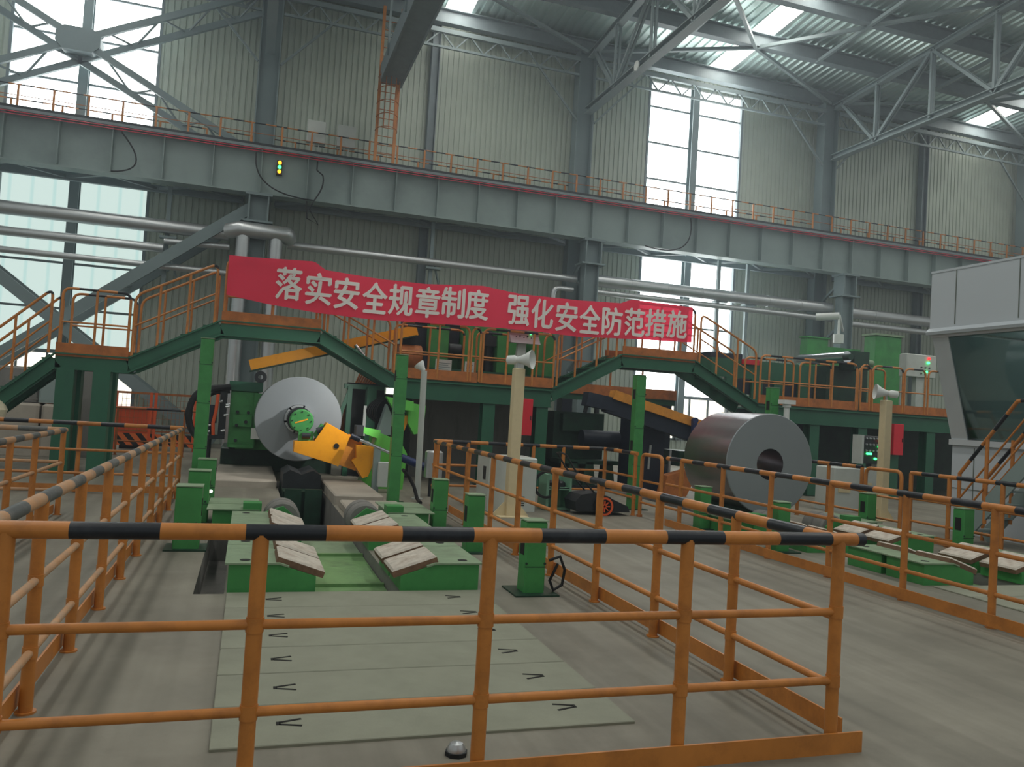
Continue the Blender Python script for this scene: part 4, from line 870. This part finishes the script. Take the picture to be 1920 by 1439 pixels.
b = B(); b.box(9.62, 9.95, 16.35, 16.4, .72, .98); build(b, 'green_guard', 'lit_green', t)
b = B(); b.prism([(8.9, 0), (9.0, .45), (9.6, .62), (9.7, .4), (9.5, 0)], 16.0, 16.3); build(b, 'orange_guard', 'rust_orange', t)
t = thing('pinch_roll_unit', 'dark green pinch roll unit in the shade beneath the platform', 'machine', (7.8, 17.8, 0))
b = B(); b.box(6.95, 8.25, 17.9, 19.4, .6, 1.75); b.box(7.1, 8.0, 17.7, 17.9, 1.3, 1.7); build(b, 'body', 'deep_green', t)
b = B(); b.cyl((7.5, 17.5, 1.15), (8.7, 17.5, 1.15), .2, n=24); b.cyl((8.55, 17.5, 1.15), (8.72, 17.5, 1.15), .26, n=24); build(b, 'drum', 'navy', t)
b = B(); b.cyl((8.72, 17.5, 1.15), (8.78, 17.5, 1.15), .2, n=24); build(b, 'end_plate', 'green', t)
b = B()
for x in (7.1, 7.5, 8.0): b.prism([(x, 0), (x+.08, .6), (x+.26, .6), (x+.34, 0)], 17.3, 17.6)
b.box(6.9, 8.4, 17.3, 17.9, .55, .65); b.box(6.95, 8.25, 18.4, 19.3, .06, .6); build(b, 'trestle', 'deep_green', t)  # rear box added as dark fill hiding the bright wall behind
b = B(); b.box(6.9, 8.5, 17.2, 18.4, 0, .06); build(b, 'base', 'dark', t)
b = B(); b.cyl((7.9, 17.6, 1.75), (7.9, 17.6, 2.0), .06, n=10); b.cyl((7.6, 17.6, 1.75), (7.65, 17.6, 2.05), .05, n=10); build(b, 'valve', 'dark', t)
t = thing('gantry', 'dark gantry with brown kick plate behind the right bridge', 'platform', (11, 21, 0))
b = B(); b.box(6.7, 11.7, 20.6, 21.0, 2.12, 2.3); build(b, 'beam', 'dark_green', t)
b = B(); b.box(6.7, 11.7, 20.54, 20.6, 2.28, 2.56); build(b, 'kick_plate', 'rust_orange', t)
for x in (7.6, 8.6, 9.6, 10.6): b = B(); b.box(x-.025, x+.025, 20.56, 20.6, 2.5, 3.2); build(b, 'rail_post', 'rust_orange', t)
b = B(); b.box(6.7, 11.7, 20.56, 20.6, 3.17, 3.21); build(b, 'hand_rail', 'rust_orange', t)
for x in (8.2, 11.3): b = B(); b.box(x, x+.3, 20.6, 21.0, 0, 2.12); build(b, 'leg', 'navy', t)
# room under the platform
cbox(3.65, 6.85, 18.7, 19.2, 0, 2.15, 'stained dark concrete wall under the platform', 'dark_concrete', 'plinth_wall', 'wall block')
cbox(14.9, 23, 20.5, 21.2, 0, 2.1, 'dark casing block added for the gloom deep under the right platform', 'deep_green', 'shade_block', 'machine', None)  # casing widened to hide the bright wall and darken the view here
def redcab(x, y, label):
    t = thing('red_cabinet', label, 'cabinet', (x, y, 1.15), 'red wall cabinets')
    b = B(); b.bbox(x-.02, x+.3, y, y+.22, 1.16, 1.97, .01); rb_ = build(b, 'box', 'red', t)
    b = B(); b.box(x+.25, x+.27, y-.015, y, 1.5, 1.6); build(b, 'handle', 'dark', rb_)
redcab(5.72, 16.85, 'red metal cabinet on the platform column behind the middle speaker post')
redcab(16.08, 16.85, 'red metal cabinet behind the right beige speaker post')
t = thing('switch_desk', 'grey control box with many lit green lamps under the right platform', 'control panel', (13.8, 15, 0))
b = B(); b.bar((13.97, 15.1, 0), (13.97, 15.1, 1.0), .25, .15); build(b, 'post', 'grey_box', t)
b = B(); b.bbox(13.34, 14.02, 14.95, 15.2, .98, 1.62, .02); bx_ = build(b, 'box', 'dark', t)
b = B(); b.box(13.32, 13.38, 14.92, 15.22, .97, 1.63); build(b, 'side_cover', 'grey_box', bx_)
for x, z, mm in ((13.84, 1.52, 'lampr'), (13.82, 1.38, 'lampg'), (13.89, 1.38, 'lampg'), (13.5, 1.21, 'lampg'), (13.58, 1.21, 'lampg'), (13.72, 1.1, 'lampg')): b = B(); b.cyl((x, 14.9, z), (x, 14.95, z), .026, n=10); build(b, 'lamp', mm, bx_)
b = B()
for k in range(15): b.cyl((13.46+.1*(k % 5), 14.91, 1.28+.14*(k//5)), (13.46+.1*(k % 5), 14.95, 1.28+.14*(k//5)), .022, n=8)
build(b, 'button', 'pipe', bx_)
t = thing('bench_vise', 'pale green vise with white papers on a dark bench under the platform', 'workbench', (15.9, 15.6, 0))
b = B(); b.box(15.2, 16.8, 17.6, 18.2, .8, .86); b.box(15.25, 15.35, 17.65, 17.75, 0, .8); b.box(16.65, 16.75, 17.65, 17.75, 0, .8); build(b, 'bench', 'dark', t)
b = B(); b.prism([(16.35, .86), (16.45, 1.0), (16.42, 1.15), (16.56, 1.15), (16.56, 1.0), (16.7, .86)], 17.7, 17.9); build(b, 'vise', 'lit_green', t)
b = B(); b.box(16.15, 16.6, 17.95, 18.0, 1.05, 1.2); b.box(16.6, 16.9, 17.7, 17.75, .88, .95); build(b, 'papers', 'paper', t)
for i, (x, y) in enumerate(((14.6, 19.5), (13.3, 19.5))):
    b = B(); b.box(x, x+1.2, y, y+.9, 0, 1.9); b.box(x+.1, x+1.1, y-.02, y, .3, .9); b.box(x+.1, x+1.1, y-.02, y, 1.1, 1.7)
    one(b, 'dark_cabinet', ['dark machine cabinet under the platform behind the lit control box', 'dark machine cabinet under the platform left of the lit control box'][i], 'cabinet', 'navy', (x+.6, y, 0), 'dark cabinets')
t = thing('vented_cabinet', 'pale grey floor cabinet with vents behind the far gate', 'cabinet', (12.3, 13.9, 0))
b = B(); b.bbox(11.75, 12.85, 13.9, 14.5, 0, .92, .02); build(b, 'body', 'grey_box', t)
for a in (11.85, 12.4): b = B(); b.box(a, a+.3, 13.88, 13.9, .4, .62); build(b, 'vent', 'beige', t)
t = thing('grey_cabinet', 'pale grey cabinet with slotted vents beside the beige speaker post', 'cabinet', (4.0, 12.7, 0))
b = B(); b.bbox(3.86, 4.7, 12.75, 13.5, 0, .9, .02); cb = build(b, 'body', 'grey_box', t)
b = B(); b.box(3.852, 3.86, 12.95, 13.1, .5, .72); build(b, 'window', 'dark', cb)
b = B()
for k in range(5): b.box(4.3, 4.5, 12.744, 12.75, .1+.035*k, .115+.035*k)
build(b, 'vent', 'dark', cb)
b = B(); b.lathe((4.95, 12.9, .45), (0, 1, 0), [(0, .2), (0, .24), (.05, .24), (.05, .2)], 24, closed=True); one(b, 'hose_reel', 'dark round hose coil standing beside the grey cabinet', 'hose', 'rubber', (4.95, 12.9, .2))
t = thing('mint_rack', 'small mint green open rack beside the floor sweeper', 'rack', (5.2, 13.05, 0))
b = B(); b.box(4.98, 5.03, 13.0, 13.4, 0, .62); b.box(5.41, 5.45, 13.0, 13.4, 0, .62); b.box(4.98, 5.45, 13.38, 13.4, 0, .62); build(b, 'side', 'mint', t)
b = B(); b.box(5.03, 5.41, 13.0, 13.4, .02, .04); b.box(5.03, 5.41, 13.0, 13.4, .38, .4); b.box(5.03, 5.41, 13.0, 13.02, .36, .4); build(b, 'shelf', 'mint', t)
b = B(); b.bbox(5.08, 5.38, 13.1, 13.35, .4, .5, .03); one(b, 'cloth_bundle', 'dark cloth bundle lying on the mint rack', 'cloth', 'dark', (5.2, 13.2, .4))
# sweeper
t = thing('floor_sweeper', 'grey push floor sweeper with orange wheels on the aisle floor', 'sweeper', (5.85, 12.75, 0))
b = B(); b.prism([(5.35, .06), (5.32, .22), (5.42, .34), (5.75, .38), (5.95, .3), (6.3, .16), (6.34, .06)], 12.5, 13.0); build(b, 'body', 'dark', t)
for y in (12.42, 13.03): b = B(); b.lathe((5.83, y, .16), (0, 1, 0), [(0, .1), (0, .18), (.06, .18), (.06, .1)], 24, closed=True); build(b, 'tyre', 'rubber', t)
for y in (12.415,):
    b = B(); b.lathe((5.83, y, .16), (0, 1, 0), [(0, .12), (0, .155), (.05, .155), (.05, .12)], 24, closed=True)
    for k in range(8): a = pi*k/4; b.bar((5.83+.02*cos(a), y+.02, .16+.02*sin(a)), (5.83+.13*cos(a), y+.02, .16+.13*sin(a)), .025, .018)
    build(b, 'wheel', 'bin', t)
b = B()
for y in (12.55, 12.95): b.tube([(5.7, y, .35), (5.3, y, .75), (5.12, y, 1.0)], .016, 8)
b.tube([(5.12, 12.55, 1.0), (5.1, 12.75, 1.02), (5.12, 12.95, 1.0)], .016, 8); build(b, 'handle', 'rubber', t)
# speaker posts and pole lamps
def horn(label, x, y, zt, d, lean=.0):
    t = thing('speaker_post', label, 'speaker post', (x, y, 0), 'horn speaker posts')
    b = B(); b.bbox(x-.085, x+.085, y-.085, y+.085, 0, zt, .01); build(b, 'post', 'beige', t)
    b = B(); b.prism([(x-.3, 0), (x-.3, .02), (x-.12, .22), (x+.12, .22), (x+.3, .02), (x+.3, 0)], y-.01, y+.01); b.box(x-.25, x+.25, y-.25, y+.25, 0, .015); build(b, 'base_plate', 'beige', t)
    D = V(d).normalized(); c = V((x, y, zt+.14)); b = B()
    b.lathe(c-D*.22, D, [(0, .03), (.02, .07), (.14, .075), (.18, .05), (.24, .06), (.34, .1), (.42, .15), (.44, .155), (.42, .14), (.3, .07), (.2, .03)], 24); build(b, 'horn', 'white', t)
    b = B(); b.bar((x, y, zt), (x, y, zt+.1), .05, .02); build(b, 'bracket', 'pipe', t)
horn('beige post with horn speaker beside the grey cabinet', 4.08, 12.2, 2.36, (.75, -.6, .05))
horn('beige post with horn speaker before the right platform', 11.88, 12.7, 2.34, (-.9, .45, .1))
t = thing('lamp_pole', 'thin pale grey pole with small lamp beside the tall green post', 'lamp pole', (2.98, 14.2, 0))
b = B(); b.cyl((2.98, 14.2, 0), (2.96, 14.2, 2.3), .055, n=16); build(b, 'pole', 'grey_box', t)
b = B(); b.lathe((2.96, 14.2, 2.3), (-.5, .25, .6), [(0, .03), (.05, .05), (.14, .1), (.16, .1)], 16); build(b, 'lamp_head', 'white', t)
ld = bpy.data.lights.new('pole_lamp_beam', 'SPOT'); ld.energy = 230; ld.spot_size = radians(75); ld.spot_blend = .6; ld.shadow_soft_size = .05; ld.color = (1, .98, .95)
lo = bpy.data.objects.new('pole_lamp_beam', ld); COL.objects.link(lo); lo.parent = t; lo.location = (-.3, .2, 2.42)
lo.rotation_euler = (V((1.0, 16.4, 1.35))-V((2.68, 14.4, 2.42))).to_track_quat('-Z', 'Y').to_euler()
b = B(); b.cyl((2.98, 14.2, .0), (2.98, 14.2, .02), .1, n=16); build(b, 'foot', 'grey_box', t)
t = thing('lamp_pole', 'short pale pole with flat lamp behind the big coil', 'lamp pole', (9.95, 13.2, 0))
b = B(); b.cyl((9.97, 13.2, 0), (9.95, 13.2, 2.1), .055, n=16); build(b, 'pole', 'white', t)
b = B(); b.box(9.82, 10.08, 13.1, 13.3, 2.14, 2.22); b.cyl((9.95, 13.2, 2.08), (9.95, 13.2, 2.15), .08, n=14); build(b, 'lamp_head', 'white', t)
t = thing('filter_unit', 'silver filter canister by the pole at the pit railing corner', 'canister', (3.12, 14.6, 0))
b = B(); b.bbox(3.2, 3.5, 14.55, 14.8, .35, .85, .03); build(b, 'canister', 'pipe', t)
b = B(); b.cyl((3.3, 14.65, 0), (3.3, 14.65, .35), .03, n=10); build(b, 'stand', 'dark', t)
cable([(2.6, 13.7, .55), (2.75, 13.9, .42), (2.85, 13.9, .25), (2.9, 13.8, 0.05), (2.9, 13.5, .02)], .03, 'thick black cable dropping from the tall green post to the floor')

# ================================================================== BOOTH
t = thing('control_booth', 'light grey control booth with slanted dark window at the right', 'control booth', (12.2, 11.4, 0))
YE, YN = 11.42, 3.0
def quadx(b, xa, za, xb, zb, ya, yb, th=.05, m=0):   # slab following a slanted line in X-Z
    b.prism([(xa, za), (xb, zb), (xb+th, zb), (xa+th, za)], yb, ya, 'y', m)
b = B(); quadx(b, 12.22, 0, 12.22, 1.56, YE, YN, .1); b.box(12.33, 16, YE-.1, YE-.001, 0, 1.55); build(b, 'base_wall', 'booth', t)
b = B(); quadx(b, 11.58, 3.62, 11.58, 4.62, YE, YN, .1); b.box(11.69, 16, YE-.1, YE-.001, 3.62, 4.6); b.box(11.57, 16, YN, YE+.01, 4.62, 4.66); b.prism([(11.58, 3.62), (11.5, 3.55), (11.52, 3.5), (11.7, 3.55)], YN, YE+.02); up_ = build(b, 'upper_panel', 'booth', t)
b = B(); y = 10.88
while y > YN: b.box(11.572, 11.58, y-.008, y+.008, 3.66, 4.62); y -= 1.22
y = 10.95
while y > YN: b.box(12.212, 12.22, y-.008, y+.008, 0, 1.52); y -= 1.22
b.box(12.21, 12.22, YN, YE, .78, .79); build(b, 'panel_joint', 'wall_dark', up_)
b = B(); quadx(b, 12.16, 1.56, 12.16, 1.66, YE+.03, YN, .12)
quadx(b, 12.2, 1.62, 11.62, 3.56, YE, YE-.34, .14); quadx(b, 11.62, 3.46, 11.6, 3.62, YE, YN, .14); wf = build(b, 'window_frame', 'alu', t)
b = B(); quadx(b, 12.215, 1.66, 11.66, 3.48, YE-.34, YN, .012); build(b, 'window_glass', 'glass', wf)
b = B(); b.prism([(12.3, 1.56), (11.72, 3.56), (16, 3.56), (16, 1.56)], YE-.1, YE-.05); build(b, 'end_panel', 'booth', t)
b = B(); b.box(15.9, 16, YN, YE-.12, 0, 4.6); b.box(12.3, 16, YN, YE, 1.0, 1.05); b.box(13.6, 14.2, 5, YE-.5, 1.05, 1.9); b.box(14.9, 15.6, 6, 7.2, 1.05, 2.6); b.box(14.9, 15.6, 8.3, 10.3, 1.05, 2.4); b.box(12.3, 16, YN-.1, YN, 0, 4.6); build(b, 'interior', 'inner', t)
b = B(); b.box(13.4, 14.6, 5.5, 10.5, 4.5, 4.58); build(b, 'fill_panel', 'booth_fill', t)  # glowing panel added to brighten the booth interior
t = thing('booth_stair', 'steel stair climbing along the booth wall', 'stair', (11.6, 10.2, 0))
for x in (11.2, 11.74): b = B(); b.bar((x, 10.25, .05), (x, 7.9, 2.75), .04, .24); build(b, 'stringer', 'girder', t)
for k in range(11): b = B(); b.box(11.22, 11.72, 10.05-.2*k-.12, 10.05-.2*k+.12, .2+.23*k, .225+.23*k); build(b, 'tread', 'girder', t)
for x, lb in ((11.2, 'orange and black stair handrail on the near side of the booth stair'), (11.74, 'orange stair handrail on the booth wall side')):
    t = thing('stair_railing', lb, 'railing', (x, 10.3, 0), 'booth stair railings')
    b = B(); b.tube([(x, 10.3, .0), (x, 10.3, 1.1), (x, 9.3, 2.3), (x, 8.9, 2.35)] if x < 11.5 else [(x, 10.3, 0), (x, 10.3, 1.0), (x, 8.6, 3.0)], .03, 12, stripe=(.33, 0, 1), phase=.24)
    for i, f in enumerate(b.f):
        if sum(b.v[k][2] for k in f)/len(f) < 1.05: b.m[i] = 0
    build(b, 'top_rail', ['orange', 'black'], t)
    for dz in (.42, .75):
        b = B(); b.tube([(x, 10.3, 1.1-dz), (x, 8.6, 3.12-dz)], .016, 8); build(b, 'mid_rail', 'orange', t)
    for y in (9.8, 8.9): b = B(); z = 1.1+(10.3-y)*1.2; b.cyl((x, y, max(0, z-1.35) if y > 9.5 else z-1.1), (x, y, min(z, 2.35)), .03, n=12); build(b, 'post', 'orange', t)

# ================================================================== LEFT BACKGROUND
for i, (x0, x1, y, z0_, z1_, lb) in enumerate(((-5.6, -4.45, 20.4, 1.22, 2.0, 'grey block on top of the stack at the far left'), (-4.42, -3.92, 20.2, 1.22, 2.06, 'grey block on top of the stack beside the left green column'), (-5.3, -4.35, 20.0, 0, 1.2, 'beige block in the bottom row at the far left'), (-4.3, -3.9, 20.0, 0, 1.2, 'beige block in the bottom row left of the green column'), (-3.86, -3.3, 20.6, 0, 2.05, 'tall grey block seen between the two green columns'))):
    b = B(); b.bbox(x0, x1, y, y+1.0, z0_, z1_, .05); b.box(x0+.02, x1-.02, y-.01, y, z0_+.05, z0_+.09)
    one(b, 'storage_block', lb, 'block', ('dark_concrete', 'girder', 'concrete', 'concrete', 'dark_concrete')[i], ((x0+x1)/2, y, z0_), 'stacked blocks')
b = B(); b.lathe((-4.5, 17.0, .92), (0, 0, 1), [(0, .1), (.05, .26), (.2, .3), (.32, .24), (.4, .12), (.46, .1)], 16)
one(b, 'plastic_bag', 'pale plastic bag tied to the stair foot at the left edge', 'bag', 'bag', (-4.5, 17.0, .92))
t = thing('barrier', 'orange site barrier with hazard striped board by the back wall', 'barrier', (-2.4, 24, 0))
b = B(); b.box(-3.6, -1.3, 23.98, 24.02, .12, .45); build(b, 'striped_board', 'hazard', t)
for x in (-3.38, -2.52, -2.4, -1.36): b = B(); b.bar((x, 24, 0), (x, 24, 1.58), .07, .05); build(b, 'post', 'bin', t)
b = B(); b.box(-3.4, -1.3, 23.99, 24.01, 1.52, 1.58); b.box(-3.4, -1.3, 23.99, 24.01, .5, .54)
for k in range(20): b.box(-3.35+.105*k, -3.343+.105*k, 23.99, 24.01, .5, 1.55)
for k in range(5): b.box(-3.4, -1.3, 23.99, 24.01, .7+.17*k, .707+.17*k)
build(b, 'mesh_panel', 'rust_orange', t)
b = B(); b.box(-1.42, -1.0, 23.9, 24.1, .1, 1.6); build(b, 'end_panel', 'bin', t)
t = thing('waste_bin', 'orange bin standing behind the site barrier', 'bin', (-2.95, 24.6, 0))
b = B(); b.prism([(-3.35, .25), (-3.42, 1.1), (-2.46, 1.1), (-2.55, .25)], 24.4, 25.2); b.box(-3.46, -2.42, 24.36, 25.24, 1.1, 1.15); build(b, 'body', 'bin', t)
b = B(); b.box(-3.3, -2.6, 24.45, 25.1, 0, .25); build(b, 'base', 'dark', t)
fence('plain orange railing before the site barrier by the back wall', [[(-8, 22.0), (-.9, 22.0)]], [(-7, 22), (-5, 22), (-3.05, 22), (-1.5, 22)], h=1.17, mids=(.75, .35), stripe=.8, mats=('rust_orange', 'black'), loc=(-3, 22), post_mat='rust_orange', r=.028)
